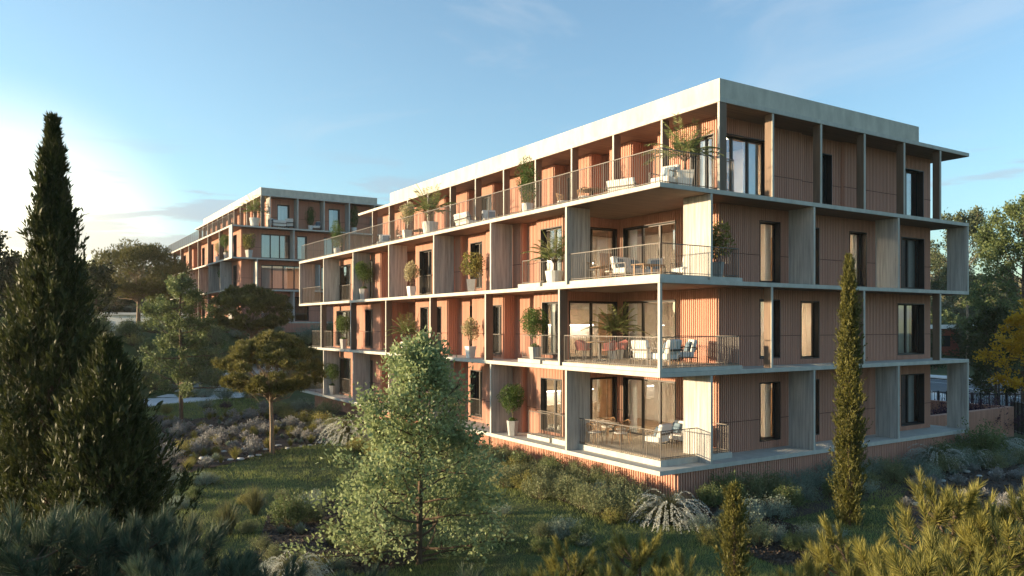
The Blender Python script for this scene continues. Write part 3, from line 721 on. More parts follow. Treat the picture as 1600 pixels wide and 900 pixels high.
# ------------------------------------------------------------------ ground, paths, road
def sheet(name, poly, m, dz, res=None):
    # fine grid draped on the ground inside a polygon
    xs = [p[0] for p in poly]; ys = [p[1] for p in poly]; res = res or .8
    import bmesh
    bm = bmesh.new(); vs_ = [bm.verts.new((x, y, 0)) for x, y in poly]; bm.faces.new(vs_)
    x = math.ceil(min(xs)/res)*res
    while x < max(xs):
        bmesh.ops.bisect_plane(bm, geom=bm.verts[:]+bm.edges[:]+bm.faces[:], plane_co=(x, 0, 0), plane_no=(1, 0, 0)); x += res
    y = math.ceil(min(ys)/res)*res
    while y < max(ys):
        bmesh.ops.bisect_plane(bm, geom=bm.verts[:]+bm.edges[:]+bm.faces[:], plane_co=(0, y, 0), plane_no=(0, 1, 0)); y += res
    for v in bm.verts: v.co.z = ground(v.co.x, v.co.y)+dz
    for f in bm.faces:
        if f.normal.z < 0: f.normal_flip()
    me = bpy.data.meshes.new(name); bm.to_mesh(me); bm.free(); me.materials.append(m)
    o = bpy.data.objects.new(name, me); C.objects.link(o); o['kind'] = 'structure'; return o
gx = np.unique(np.concatenate([np.arange(-60, 80, 1.0), np.geomspace(80, 500, 30), -np.geomspace(60, 500, 25)]))
gy = np.unique(np.concatenate([np.arange(-60, 110, 1.0), np.geomspace(110, 500, 30), -np.geomspace(60, 500, 20)]))
gv = [(x, y, ground(x, y)) for y in gy for x in gx]; nx = len(gx)
gf = [(j*nx+i, j*nx+i+1, (j+1)*nx+i+1, (j+1)*nx+i) for j in range(len(gy)-1) for i in range(nx-1)]
me = bpy.data.meshes.new('ground'); me.from_pydata(gv, [], gf); me.materials.append(M['ground']); me.polygons.foreach_set('use_smooth', [True]*len(gf))
o = bpy.data.objects.new('ground', me); C.objects.link(o); o['kind'] = 'structure'
def poly(pts): return [G(*p) for p in pts]
path_poly = poly([(150, 648), (225, 640), (300, 630), (400, 618), (470, 608), (440, 604), (385, 610), (300, 616), (220, 624), (140, 630)])
sheet('path', path_poly, M['path'], .03)
beds = {'left_bed': [(240, 650), (300, 655), (420, 640), (480, 655), (520, 690), (440, 706), (380, 722), (330, 735), (285, 745), (235, 790), (200, 700)],
        'front_bed': [(380, 900), (420, 800), (500, 770), (600, 780), (660, 870), (600, 899), (500, 899)],
        'right_bed': [(1075, 800), (1130, 790), (1240, 815), (1320, 842), (1320, 880), (1210, 880), (1130, 850)],
        'lavender_bed': [(1400, 790), (1440, 745), (1520, 725), (1600, 720), (1640, 790), (1560, 810), (1440, 830)]}
bedp = {}
for k, v in beds.items():
    bedp[k] = poly(v); sheet('planting_bed', bedp[k], M['mulch'], .025)
# planting strips along the walls
stripL = [(-.2, -2.6), (-2.3, .3), (-2.0, 6), (-2.4, 12), (-1.8, 20), (-2.2, 30), (-2.0, 38), (1.5, 38), (1.5, .1)]
sheet('planting_bed', [(x, y) for x, y in stripL], M['mulch'], .02)
sheet('planting_bed', [(-.2, -2.8), (1.5, .08), (18.5, .08), (24, -.5), (24, -4.5), (14, -3.5), (7, -3.0)], M['mulch'], .016)
def inpoly(x, y, P):
    c = False; j = len(P)-1
    for i in range(len(P)):
        if (P[i][1] > y) != (P[j][1] > y) and x < (P[j][0]-P[i][0])*(y-P[i][1])/(P[j][1]-P[i][1])+P[i][0]: c = not c
        j = i
    return c
# road at right with kerb and line
def road_pt(px, d, dz=0): x, y = AT(px, d); return (x, y)
rc = [AT(1250, 88), AT(1450, 84), AT(1540, 72), AT(1640, 60), AT(1760, 50)]
def ribbon(name, pts, off0, off1, m, dz, kind='structure', label=None, cat=None):
    P = [Vector((p[0], p[1])) for p in pts]; Q_ = []
    for i in range(len(P)-1):
        for t in range(8):
            a = P[max(i-1, 0)]; b = P[i]; c = P[i+1]; d = P[min(i+2, len(P)-1)]; t_ = t/8
            Q_.append(.5*((2*b)+(c-a)*t_+(2*a-5*b+4*c-d)*t_*t_+(3*b-a-3*c+d)*t_**3))
    Q_.append(P[-1]); v = []; f = []
    for i, q in enumerate(Q_):
        d = (Q_[min(i+1, len(Q_)-1)]-Q_[max(i-1, 0)]).normalized(); n = Vector((-d.y, d.x))
        z = ground(q.x, q.y)
        for k in range(5):
            o_ = off0+(off1-off0)*k/4; s_ = q+n*o_; v.append((s_.x, s_.y, ground(s_.x, s_.y)+dz))
    for i in range(len(Q_)-1):
        for k in range(4): a = i*5+k; f.append((a, a+1, a+6, a+5))
    me = bpy.data.meshes.new(name); me.from_pydata(v, [], f); me.materials.append(m); o = bpy.data.objects.new(name, me); C.objects.link(o); o['kind'] = kind
    so = o.modifiers.new('s', 'SOLIDIFY') if dz > .1 else None
    if so: so.thickness = .14; so.offset = -1
    return o, Q_
ribbon('road', rc, -6, 6, M['road'], .06); ribbon('pavement', rc, 6.05, 8.5, M['path'], .16); ribbon('pavement', rc, -8.8, -6.05, M['path'], .16)
ribbon('road_marking', rc, -.08, .08, M['white'], .068); ribbon('road_marking', rc, 5.5, 5.65, M['white'], .068)
# low ribbed garden wall
xa, xb = 18.2, XR(1583, 2.0)
m = MB(); zt = .33; m.ribs((xa, 2.0), (xb, 2.0), -2.6, zt, .12, .05); m.ribs((xb, 2.0), (xb, 9), -2.6, zt, .12, .05); m.ribs((xb, 9.0), (xb-.25, 9.0), -2.6, zt, .12, .05)
m.ribs((xb-.25, 9), (xb-.25, 2.25), -2.6, zt, .3, .02); m.ribs((xb-.25, 2.25), (xa, 2.25), -2.6, zt, .3, .02); m.box(xa, xb+.03, 1.97, 2.25, zt, zt+.02); m.box(xb-.25, xb+.03, 2.25, 9, zt, zt+.02)
tag(m.build('garden_wall', M['terra']), 'low terracotta ribbed garden wall at the right end of the near block', 'wall')
# black metal fences
def fence(p0, p1, h, label, pitch=.13, lift=0):
    o = empty('metal_fence', label, 'fence', (0, 0, 0)); ln = math.dist(p0, p1); n = int(ln/pitch); m = MB(); r = MB()
    for i in range(n+1):
        t = i/n; x = p0[0]+(p1[0]-p0[0])*t; y = p0[1]+(p1[1]-p0[1])*t; z = ground(x, y)+lift; s_ = .011; m.box(x-s_, x+s_, y-s_, y+s_, z+.05, z+h)
    for i in range(12):
        a = [p0[k]+(p1[k]-p0[k])*i/12 for k in (0, 1)]; b = [p0[k]+(p1[k]-p0[k])*(i+1)/12 for k in (0, 1)]
        q = MB(); q.box(a[0]-.035, a[0]+.035, a[1]-.035, a[1]+.035, ground(*a)+lift-.3, ground(*a)+lift+h+.08); q.build('fence_post', M['metal'], o)
    m.build('bars', M['metal'], o)
    for hz in (.12, h):
        r = MB(); r.tube([(p0[0]+(p1[0]-p0[0])*i/12, p0[1]+(p1[1]-p0[1])*i/12, ground(p0[0]+(p1[0]-p0[0])*i/12, p0[1]+(p1[1]-p0[1])*i/12)+lift+hz) for i in range(13)], .03, 4); r.build('fence_rail', M['metal'], o)
    return o
fence(AT(1440, 46), AT(1600, 45), 2.05, 'black vertical bar fence along the near side of the road', .14)
fence(AT(1440, 40.5), AT(1530, 44), 1.1, 'lower black bar fence behind the right end column', .14)
fence(AT(1580, 44.5), AT(1660, 36), 1.75, 'black bar fence running towards the viewer at the right edge', .14)
# lamp post
x, y = AT(1561, 50); o = empty('lamp_post', 'thin black lamp post beside the road, in front of the yellow tree', 'lamp post', (x, y, ground(x, y)))
m = MB(); m.tube([(0, 0, 0), (0, 0, 5.2)], [.07, .04], 8); m.build('pole', M['metal'], o); m = MB(); m.box(-.1, .5, -.1, .1, 5.2, 5.28); m.build('lamp_head', M['metal'], o)
# red brick house on the right hillside
def house():
    x, y = AT(1492, 118); z = ground(x, y)-1.5; o = empty('brick_house', 'low red brick house with white flat roof edge among trees at right', 'house', (x, y, z), -.57)
    m = MB(); m.box(-13, 13, -4, 4, 0, 5.0); m.build('wall', M['redb'], o)
    m = MB(); m.box(-13.5, 13.5, -4.5, 4.5, 5.004, 5.6); m.build('roof', M['white'], o)
    for i in range(7):
        w_ = MB(); w_.box(-11.5+i*3.6, -10.2+i*3.6, -4.06, -4.01, 2.4, 4.0); w_.build('window', M['metal'], o)
house()
x, y = AT(238, 96); z = ground(x, y); o = empty('white_house', 'small white house front seen between trunks at far left', 'house', (x, y, z-1.0), -.6)
m = MB(); m.box(-6, 6, -3, 3, 0, 3.0); m.build('wall', M['white'], o); m = MB(); m.box(-6.3, 6.3, -3.3, 3.3, 3.004, 3.3); m.build('roof', M['path'], o)
for i in range(4):
    w_ = MB(); w_.box(-5+i*2.8, -3.8+i*2.8, -3.06, -3.01, 1.0, 2.3); w_.build('window', M['metal'], o)
for i, (px, py, d) in enumerate([(127, 367, 60), (173, 412, 70)]):
    x, y = AT(px, d); m = MB(); m.tube([(-.16, 0, 0), (0, 0, .01), (.2, 0, 0)], [.01, .05, .01], 6)
    m.v += [(.05, .03, .02), (-.06, .03, .02), (-.1, .36, .14), (0, .36, .14), (.05, -.03, .02), (-.06, -.03, .02), (-.1, -.36, .14), (0, -.36, .14), (-.05, .42, .1), (-.05, -.42, .1)]
    n = len(m.v)-10; m.f += [(n, n+1, n+2, n+3), (n+4, n+7, n+6, n+5), (n+3, n+2, n+8), (n+7, n+9, n+6)]
    b = m.build('bird', M['metal']); b.location = (x, y, CZ+(507-py)/F*d); b.rotation_euler = (0, .1, 2+i); tag(b, ['small dark bird in flight right of the tall cypress', 'small dark bird in flight lower, above the left woods'][i], 'bird')

# ------------------------------------------------------------------ trees
def limbs(R, H, tr, cb, prof, nl, twigs, sides=5, up=.5, wob=.05, droop=0, seg=6):
    m = MB(); tw = []
    tp = [(R.normal()*wob*i/6, R.normal()*wob*i/6, H*i/6) for i in range(7)]; tp[0] = (0, 0, -.3)
    m.tube(tp, [tr*(1-.13*i)+.004 for i in range(7)], 8)
    TP = np.array(tp)
    for i in range(nl):
        t = (i+R.uniform(0, 1))/nl; h = cb+(H-cb)*t*.97; a = i*2.39996+R.normal()*.35
        k = min(5, int(h/H*6)); f = h/H*6-k; p = TP[k]*(1-f)+TP[k+1]*f; p[2] = h
        Lb = prof(t, a)*R.uniform(.8, 1.12)
        e = up*(.4+1.0*t)+R.normal()*.12; d = np.array([math.cos(a)*math.cos(e), math.sin(a)*math.cos(e), math.sin(e)]); pts = [p.copy()]
        for q in range(seg): p = p+d*Lb/seg; d = nrm(d+R.normal(size=3)*.13+np.array([0, 0, .05-droop])); pts.append(p.copy())
        r0 = tr*.38*(1-t*.75)+.006
        m.tube([tuple(q) for q in pts], list(np.linspace(r0, .004, seg+1)), sides, False)
        for j in range(twigs):
            s_ = R.uniform(.18, 1)**.8; q = s_*seg; k2 = min(seg-1, int(q)); b = pts[k2]+(pts[k2+1]-pts[k2])*(q-k2)
            dd = nrm(nrm(pts[k2+1]-pts[k2])*.9+R.normal(size=3)*.65); ll = Lb*.34*(1.15-s_*.7)+.12
            e_ = b+dd*ll; m.tube([tuple(b), tuple(e_)], [.006+r0*.15, .002], 3, False); tw.append((b, e_))
    return m, tw
def twig_leaves(R, tw, n, ln, wd, sc, up=.2):
    pw = R.uniform(0, 1, len(tw))**2.2+.06; pw /= pw.sum()
    A = np.array([t[0] for t in tw]); B = np.array([t[1] for t in tw]); k = R.choice(len(tw), n, p=pw); s_ = R.uniform(.15, 1.08, n)[:, None]
    P = A[k]+(B[k]-A[k])*s_+R.normal(size=(n, 3))*sc; D = nrm(B[k]-A[k])+R.normal(size=(n, 3))*.8+np.array([0, 0, up])
    return leaves(R, P, D, ln, wd)
def broad(seed, H, R0, cb, n, ln, wd, lm, nl=46, twigs=8, tr=.1, shape='cone', up=.5, name='broadleaf_tree', droop=0, sc=.06, bark='bark'):
    R = np.random.default_rng(seed); ph = R.uniform(0, 6, 4)
    def prof(t, a):
        w_ = 1+.16*math.sin(2*a+ph[0])+.12*math.sin(3*a+ph[1]+4*t)
        if shape == 'cone': return R0*w_*min(1, (t/.12+.6))*(1-t)**.72*(1+.2*math.sin(t*23+2*math.sin(a+ph[3])))+.15
        if shape == 'layer': return R0*w_*(1-t)**.5*(.72+.36*math.sin(t*24+ph[2]))+.15
        return R0*w_*math.sqrt(max(.05, 1-(2*t-.85)**2/1.5))
    m, tw = limbs(R, H, tr, cb, prof, nl, twigs, up=up, droop=droop)
    o = empty(name, 'x', 'tree'); m.build('trunk', M[bark], o); cloud('crown', twig_leaves(R, tw, n, ln, wd, sc), M[lm], o); return o
def cypress(seed, H, R0, n, per, ln, wd, lm, shape, name='cypress_tree', spread=.10):
    R = np.random.default_rng(seed); o = empty(name, 'x', 'tree'); m = MB(); m.tube([(0, 0, -.3), (0, 0, H*.5), (0, 0, H*.97)], [R0*.12+.03, R0*.08+.02, .01], 7)
    t = R.uniform(0, 1, n)**.9; a = R.uniform(0, 2*math.pi, n)
    rad = R0*np.interp(t, [p[0] for p in shape], [p[1] for p in shape])*(1+.16*np.sin(a*3+t*14)+.12*np.sin(a*5-t*31)+.1*np.sin(t*57))*np.where(R.uniform(0, 1, n) < .12, R.uniform(1.05, 1.4, n), R.uniform(.4, 1.05, n))
    b = np.stack([np.cos(a)*rad, np.sin(a)*rad, t*H*.97], 1); out_ = np.stack([np.cos(a), np.sin(a), np.zeros(n)], 1)
    d = nrm(out_*(R.uniform(.15, .75, n)*np.clip(.2+rad/R0, .2, 1))[:, None]+np.array([0, 0, 1])+R.normal(size=(n, 3))*.15)
    for i in range(0, n, 9): m.tube([(0, 0, max(0, b[i, 2]-rad[i]*.9)), tuple(b[i])], [.012, .004], 3, False)
    m.build('trunk', M['bark'], o)
    sl = R.uniform(.5, 1.3, n)*spread*3*np.clip(.35+rad/R0, .3, 1)
    k = np.repeat(np.arange(n), per); s_ = R.uniform(0, 1, n*per); P = b[k]+d[k]*(s_*sl[k])[:, None]+R.normal(size=(n*per, 3))*.018*(1-s_)[:, None]*spread*10
    D = d[k]*1.1+R.normal(size=(n*per, 3))*.38; cloud('crown', leaves(R, P, D, ln, wd), M[lm], o); return o
def umbrella(seed, H, cb, R0, nclump, per, ln, lm, tr=.14, name='umbrella_pine', flat=.42, nd=9, bark='barkl', cr=.34):
    R = np.random.default_rng(seed); o = empty(name, 'x', 'tree'); m = MB(); lean = R.normal(size=2)*.15
    top = np.array([lean[0], lean[1], cb+.1*(H-cb)])
    m.tube([(0, 0, -.3), (lean[0]*.3, -lean[1]*.4, cb*.5), tuple(top)], [tr, tr*.75, tr*.6], 8)
    hh = (H-cb); cc = np.array([lean[0], lean[1], cb+hh*.35]); V = []
    for i in range(nclump):
        a = i*2.39996; r = math.sqrt((i+.5)/nclump); zz = math.sqrt(max(0, 1-r*r))*hh*.65*R.uniform(.75, 1.05)-.15*hh*R.uniform(0, 1)
        if i % 3 == 0: zz = -.26*hh*math.sqrt(max(0, 1-r*r))
        c = cc+np.array([math.cos(a)*r*R0*R.uniform(.85, 1.1), math.sin(a)*r*R0*R.uniform(.85, 1.1), zz])
        mid = top+(c-top)*.5+np.array([0, 0, -.06*hh])+R.normal(size=3)*.07*R0; m.tube([tuple(top-np.array([0, 0, .25*R.uniform(0, 1)*hh])), tuple(mid), tuple(c)], [tr*.2, tr*.09, .008], 5, False)
        q = nrm(R.normal(size=(per, 3))*np.array([1, 1, .8])+np.array([0, 0, .35])); rr = cr*R0*R.uniform(.5, 1.05, per)[:, None]
        P = c+q*rr*np.array([1, 1, .62]); kk = np.repeat(np.arange(per), nd)
        V.append(needles(R, P[kk], q[kk]*.7+R.normal(size=(per*nd, 3))*.45+np.array([0, 0, .8]), ln, ln*.2))
    m.build('trunk', M[bark], o); cloud('crown', np.concatenate(V), M[lm], o); return o
def put(o, px, d, label, rz=0, sc=1, dz=0):
    x, y = AT(px, d); o.location = (x, y, ground(x, y)+dz); o.rotation_euler = (0, 0, rz); o.scale = (sc, sc, sc); o['label'] = label; return o
# main foreground and middle trees
put(broad(11, 5.5, 2.35, .0, 25000, .10, .066, 'l_broad', 64, 12, .085, 'cone', .27, sc=.13), 655, 19.2, 'big leafy olive green tree standing in front of the long facade, centre of the picture')
put(cypress(21, 8.2, .33, 4600, 13, .085, .024, 'l_cyp', [(0, .7), (.15, .95), (.35, .88), (.6, .68), (.85, .42), (1, .12)], spread=.085), 1327, 23.2, 'tall thin green cypress in front of the shaded right facade')
put(cypress(22, 9.85, 1.05, 8200, 12, .13, .03, 'l_dark', [(0, 1.0), (.3, .95), (.5, .72), (.62, .50), (.75, .28), (.88, .15), (.95, .07), (1, .01)], spread=.12), 82, 14, 'very tall dark cypress against the bright sky at far left', 1)
put(cypress(23, 5.7, .92, 6000, 12, .12, .032, 'l_dark', [(0, 1.05), (.3, 1), (.6, .7), (.85, .35), (1, .06)], spread=.13), 170, 12.6, 'shorter cone shaped conifer right of the very tall dark cypress', 2)
put(cypress(24, 2.35, .22, 700, 12, .08, .022, 'l_cyp', [(0, .7), (.4, 1), (.8, .6), (1, .15)]), 1147, 17.2, 'small young cypress on the mulch right of the pale fountain grass')
put(broad(12, 9.0, 3.2, 2.1, 26000, .13, .08, 'l_mid', 46, 9, .13, 'layer', .12, sc=.13), 283, 47, 'airy green tree with layered branches beside the pale path')
put(umbrella(31, 5.4, 2.6, 2.15, 105, 70, .19, 'l_pine', .12, cr=.15), 425, 35, 'round topped pine with bare brown trunk on the lawn, left of the big leafy tree')
put(umbrella(32, 9.0, 5.4, 3.0, 110, 70, .24, 'l_pine', .16, cr=.15), 390, 62, 'dark round topped pine in front of the distant block')
put(umbrella(33, 9.0, 3.6, 4.4, 80, 110, .24, 'l_rust' if False else 'l_pine', .26, cr=.28), 216, 80, 'broad umbrella pine behind the airy tree at left, browned by low sun')
KB = [Kind(broad(50, 8, 3.0, 1.2, 9000, .28, .2, 'l_dark', 34, 8, .16, 'round', .5, 'woodland_tree', sc=.22)),
      Kind(broad(51, 9, 2.6, 1.5, 9000, .28, .18, 'l_mid', 34, 8, .16, 'round', .7, 'woodland_tree', sc=.22)),
      Kind(umbrella(52, 9, 4.5, 3.6, 34, 90, .3, 'l_dark', .2)), ]
wood = [(20, 62, 0, .9), (110, 66, 1, .75), (150, 72, 0, .9), (255, 84, 1, .9), (60, 90, 2, 1.0), (0, 48, 1, .8), (-30, 60, 0, 1.2), (130, 95, 0, 1.1), (185, 110, 2, 1.0), (265, 120, 0, 1.0), (290, 100, 0, .8), (95, 120, 1, 1.2), (35, 130, 0, 1.3)]
wood.sort()
for i, (px, d, k, sc) in enumerate(wood):
    x, y = AT(px, d); KB[k].put((x, y, ground(x, y)), i*1.3, sc*.8, f'{ORD[i]} from left of the hazy woodland trees behind the tall cypress', 'woodland trees at left')
# right hand trees
put(broad(61, 18.5, 4.6, 9.5, 11000, .3, .16, 'l_euc', 30, 10, .22, 'round', .8, 'eucalyptus_tree', sc=.25, bark='barkl'), 1512, 92, 'tall pale eucalyptus with open crown right of the end column', 1, 1.0, -.5)
put(broad(62, 14.5, 3.8, 7, 8000, .3, .16, 'l_euc', 26, 9, .2, 'round', .8, 'eucalyptus_tree', sc=.25, bark='barkl'), 1462, 100, 'eucalyptus seen through the gap left of the end column', 2, 1.0, -.5)
put(broad(63, 15, 4.0, 2.6, 30000, .2, .13, 'l_mid', 60, 10, .22, 'round', .55, 'broadleaf_tree', sc=.2), 1600, 60, 'large dense green tree rising at the right edge of the picture', 3)
put(broad(64, 6.5, 2.3, 2.6, 9000, .15, .1, 'l_mim', 30, 8, .12, 'round', .45, 'mimosa_tree', sc=.12), 1618, 42, 'yellow blossoming mimosa at the right edge', 3)
put(broad(65, 6.5, 2.6, 1.0, 9000, .18, .12, 'l_dark', 36, 9, .12, 'round', .55, 'broadleaf_tree', sc=.15), 1556, 56, 'dark green tree left of the yellow mimosa')
KH = [Kind(broad(70, 3.2, 2.0, .3, 4200, .2, .13, 'l_dark', 24, 7, .08, 'round', .6, 'hillside_tree', sc=.15)), Kind(broad(71, 3.6, 1.8, .3, 4200, .2, .13, 'l_euc', 24, 7, .08, 'round', .7, 'hillside_tree', sc=.15)),
      Kind(broad(72, 3.0, 1.9, .2, 4200, .2, .13, 'l_mid', 24, 7, .08, 'round', .6, 'hillside_tree', sc=.15))]
RR = random.Random(8); hs = []
for i in range(56): hs.append((RR.uniform(1440, 1640), RR.uniform(97, 150), RR.choice([0, 0, 1, 2]), RR.uniform(.7, 1.45)))
hs.sort()
for i, (px, d, k, sc) in enumerate(hs):
    x, y = AT(px, d); KH[k].put((x, y, ground(x, y)-.2), i*1.1, sc, f'{["dark green", "pale olive", "mid green"][k]} bushy tree on the hillside beyond the road', 'trees on the hillside beyond the road')
# far woodland as one mass
R = np.random.default_rng(5); V = []
for i in range(2300):
    d = R.uniform(135, 330); px = R.uniform(-260, 900) if i % 5 else R.uniform(1380, 1800); x, y = AT(px, d)
    if px < 900 and d < 150: d = 150
    h = R.uniform(4, 8.5) if px < 900 else R.uniform(3, 5); rw = R.uniform(2.2, 4.2); n = 46; q = nrm(R.normal(size=(n, 3))); P = np.array([x, y, ground(x, y)+h*.55])+q*np.array([rw, rw, h*.45])*R.uniform(.6, 1, (n, 1))
    V.append(leaves(R, P, q+R.normal(size=(n, 3))*.7, 1.7, 1.2))
tag(cloud('far_woodland', np.concatenate(V), M['l_far']), kind='stuff')

# ------------------------------------------------------------------ shrubs and perennials
def shrub(seed, lm, rad=.75, H=1.0, nsh=150, per=26, ln=.06, wd=.028, name='shrub', up=.5):
    R = np.random.default_rng(seed); o = empty(name, 'x', 'shrub'); a = R.uniform(0, 6.283, nsh); r = rad*np.sqrt(R.uniform(0, 1, nsh))
    lump = 1+.22*np.sin(a*3+seed)+.15*np.sin(a*5+2*seed)
    tip = np.stack([np.cos(a)*r*lump, np.sin(a)*r*lump, H*np.sqrt(np.maximum(.05, 1-(r/rad)**2*.85))*R.uniform(.7, 1.12, nsh)*lump**.5], 1)
    base = tip*np.array([.45, .45, .25]); m = MB()
    for i in range(0, nsh, 3): m.tube([tuple(base[i]*np.array([.3, .3, 0])), tuple(base[i]), tuple(tip[i])], [.012, .008, .003], 3, False)
    m.build('stem', M['bark'], o)
    k = np.repeat(np.arange(nsh), per); s_ = R.uniform(.15, 1.05, nsh*per)[:, None]; P = base[k]+(tip[k]-base[k])*s_+R.normal(size=(nsh*per, 3))*.045
    D = nrm(tip[k]-base[k])*.6+R.normal(size=(nsh*per, 3))*.7+np.array([0, 0, up]); cloud('foliage', leaves(R, P, D, ln, wd), M[lm], o); return Kind(o)
def tuft(seed, lm, n, H, spread, w, name='grass_tuft', flowers=None, fl=0):
    R = np.random.default_rng(seed); o = empty(name, 'x', 'plant'); V = []; a = R.uniform(0, 6.283, n); e = R.uniform(0, spread, n); h = H*R.uniform(.6, 1.1, n)
    b = np.stack([R.normal(size=n)*.05*H, R.normal(size=n)*.05*H, np.zeros(n)], 1); d = np.stack([np.cos(a)*np.sin(e), np.sin(a)*np.sin(e), np.cos(e)], 1)
    mid = b+d*h[:, None]*.55; d2 = nrm(d+np.stack([np.cos(a), np.sin(a), np.zeros(n)], 1)*e[:, None]*.7-np.array([0, 0, .12])); tp = mid+d2*h[:, None]*.5; S = np.stack([-np.sin(a), np.cos(a), np.zeros(n)], 1)*w/2
    VV = [np.stack([b-S, b+S, mid+S*.8, mid-S*.8], 1), np.stack([mid-S*.8, mid+S*.8, tp+S*.1, tp-S*.1], 1)]
    if fl:
        k = R.integers(0, n, fl); P = tp[k]+(mid[k]-tp[k])*R.uniform(-.1, .55, fl)[:, None]+R.normal(size=(fl, 3))*.012*H
        VV.append(leaves(R, P, d2[k]+R.normal(size=(fl, 3))*.5, .05, .035))
    cloud('foliage', np.concatenate(VV), M[lm], o)
    return Kind(o)
def fountain(seed, H=1.05, n=900, npl=150):
    R = np.random.default_rng(seed); o = empty('fountain_grass', 'x', 'ornamental grass')
    def arcs(n, H, lo, hi, seg, drop):
        a = R.uniform(0, 6.283, n); e = R.uniform(lo, hi, n); d = np.stack([np.cos(a)*np.sin(e), np.sin(a)*np.sin(e), np.cos(e)], 1); p = R.normal(size=(n, 3))*np.array([.06, .06, 0]); out_ = [p]; ll = H*R.uniform(.7, 1.15, n)[:, None]
        for i in range(seg): p = p+d*ll/seg; d = nrm(d+np.array([0, 0, -drop*(i+1)/seg])+np.stack([np.cos(a), np.sin(a), np.zeros(n)], 1)*.08); out_.append(p)
        return a, out_
    a, pts = arcs(n, H*1.2, .1, .9, 6, .42); S0 = np.stack([-np.sin(a), np.cos(a), np.zeros(n)], 1); V = []
    for i in range(6):
        w0, w1 = .012*(1-i/6.5), .012*(1-(i+1)/6.5); V.append(np.stack([pts[i]-S0*w0, pts[i]+S0*w0, pts[i+1]+S0*w1, pts[i+1]-S0*w1], 1))
    cloud('blades', np.concatenate(V), M['l_tuft'], o)
    a, pts = arcs(npl, H*1.75, .1, 1.15, 12, .5); V = []
    for i in range(6, 12):
        for j in range(16):
            f = R.uniform(0, 1, npl)[:, None]; P = pts[i]*(1-f)+pts[i+1]*f; V.append(leaves(R, P, (pts[i+1]-pts[i])*6+R.normal(size=(npl, 3))*.75, .055, .017))
    cloud('plumes', np.concatenate(V), M['l_plume'], o); return Kind(o)
S = {'a': shrub(1, 'l_shrub'), 'b': shrub(2, 'l_shrub', .85, .9, 170), 'g': shrub(3, 'l_shrubg', .8, .85, 160, 26, .055, .024), 'y': shrub(4, 'l_yel', .6, .8, 130, 24, .055, .028), 'd': shrub(5, 'l_mid', .8, 1.0, 160, 28, .065, .034), 'p': shrub(6, 'l_purple', .9, .9, 170, 26, .07, .02)}
def gz(x, y): return ground(x, y)
rr = random.Random(3)
def row(items, fmt, group):
    items.sort(key=lambda t: PX(t[0], t[1]))
    n = len(items)
    for i, (x, y, k, sc) in enumerate(items):
        side = ORD[i] if i < 20 else None
        if side and i < (n+1)//2 or n-i > 20: lb = f'{ORD[i]} from left' if i < 20 else f'near the middle'
        else: lb = f'{ORD[n-1-i]} from right' if n-1-i else 'rightmost'
        S[k].put((x, y, gz(x, y)-.03), rr.uniform(0, 6), (sc, sc, sc*rr.uniform(.85, 1.1)), fmt.format(lb), group)
it = []
for i in range(34):
    y = .5+i*.7; it.append((-.25+rr.uniform(-.2, .3), y+rr.uniform(-.2, .2), rr.choice('aabd'), rr.uniform(.55, .8)))
row(it, 'olive shrub against the sunlit ribbed base wall, back row, {}', 'shrubs along the sunlit base wall')
it = [(-1.15+rr.uniform(-.35, .25), -.2+i*.9+rr.uniform(-.2, .2), rr.choice('aybgaa'), rr.uniform(.6, .95)) for i in range(24)]
it2 = [(-2.1+rr.uniform(-.5, .3), -.6+i*.95+rr.uniform(-.2, .2), rr.choice('aayb'), rr.uniform(.55, .95)) for i in range(17)]
row(it2, 'olive shrub where the lawn meets the sunlit planting strip, {}', 'outermost shrubs of the sunlit planting strip')
row(it, 'lower yellowish shrub at the lawn edge before the sunlit base wall, {}', 'front shrubs along the sunlit base wall')
it = [(1.6+i*.98, -.65+rr.uniform(-.25, .2), rr.choice('agdg'), rr.uniform(.75, 1.0)) for i in range(17)]
row(it, 'grey green shrub against the shaded base wall, back row, {}', 'shrubs along the shaded base wall')
it = [(1.2+i*1.25, -2.0+rr.uniform(-.5, .5), rr.choice('aggd'), rr.uniform(.65, .95)) for i in range(15)]
row(it, 'grey green shrub in the front row before the shaded base wall, {}', 'front shrubs along the shaded base wall')
FG = fountain(9)
def pf(px, py, sc, lb, z=-1.2): x, y = G(px, py, z); FG.put((x, y, gz(x, y)), rr.uniform(0, 6), sc, lb)
pf(1044, 812, .88, 'fountain grass with pale arching plumes at the corner of the base wall')
pf(548, 690, 1.25, 'pale blue fountain grass left of the big leafy tree')
pf(1462, 733, .95, 'fountain grass hanging below the right end of the lowest deck')
pf(1560, 712, 1.0, 'fountain grass before the ribbed garden wall')
pf(1522, 730, .7, 'small fountain grass between shrubs near the right end column')
pf(455, 900, .62, 'small pale fountain grass at the bottom edge left of centre', -1.0)
x, y = XR(1445, 3.2), 3.2; FG.put((x, y, gz(x, y)), 0, 1.25, 'pale fountain grass behind the garden wall under the end balcony')
for px, d, k, sc, lb in [(1535, 34, 'd', 1.5, 'dark rounded shrub under the end column'), (1500, 34.5, 'g', 1.2, 'grey green shrub in front of the garden wall, left one'), (1560, 35, 'g', 1.1, 'grey green shrub at the right end of the garden wall'),
        (1540, 42, 'p', 1.5, 'dark purple shrub behind the garden wall'), (1490, 42, 'p', 1.3, 'dark purple shrub seen left of the end column'), (1466, 41, 'p', 1.1, 'small purple shrub beside the wall corner behind the end balcony')]:
    x, y = AT(px, d); S[k].put((x, y, gz(x, y)), 1, sc*1.4 if k == 'p' else sc, lb)
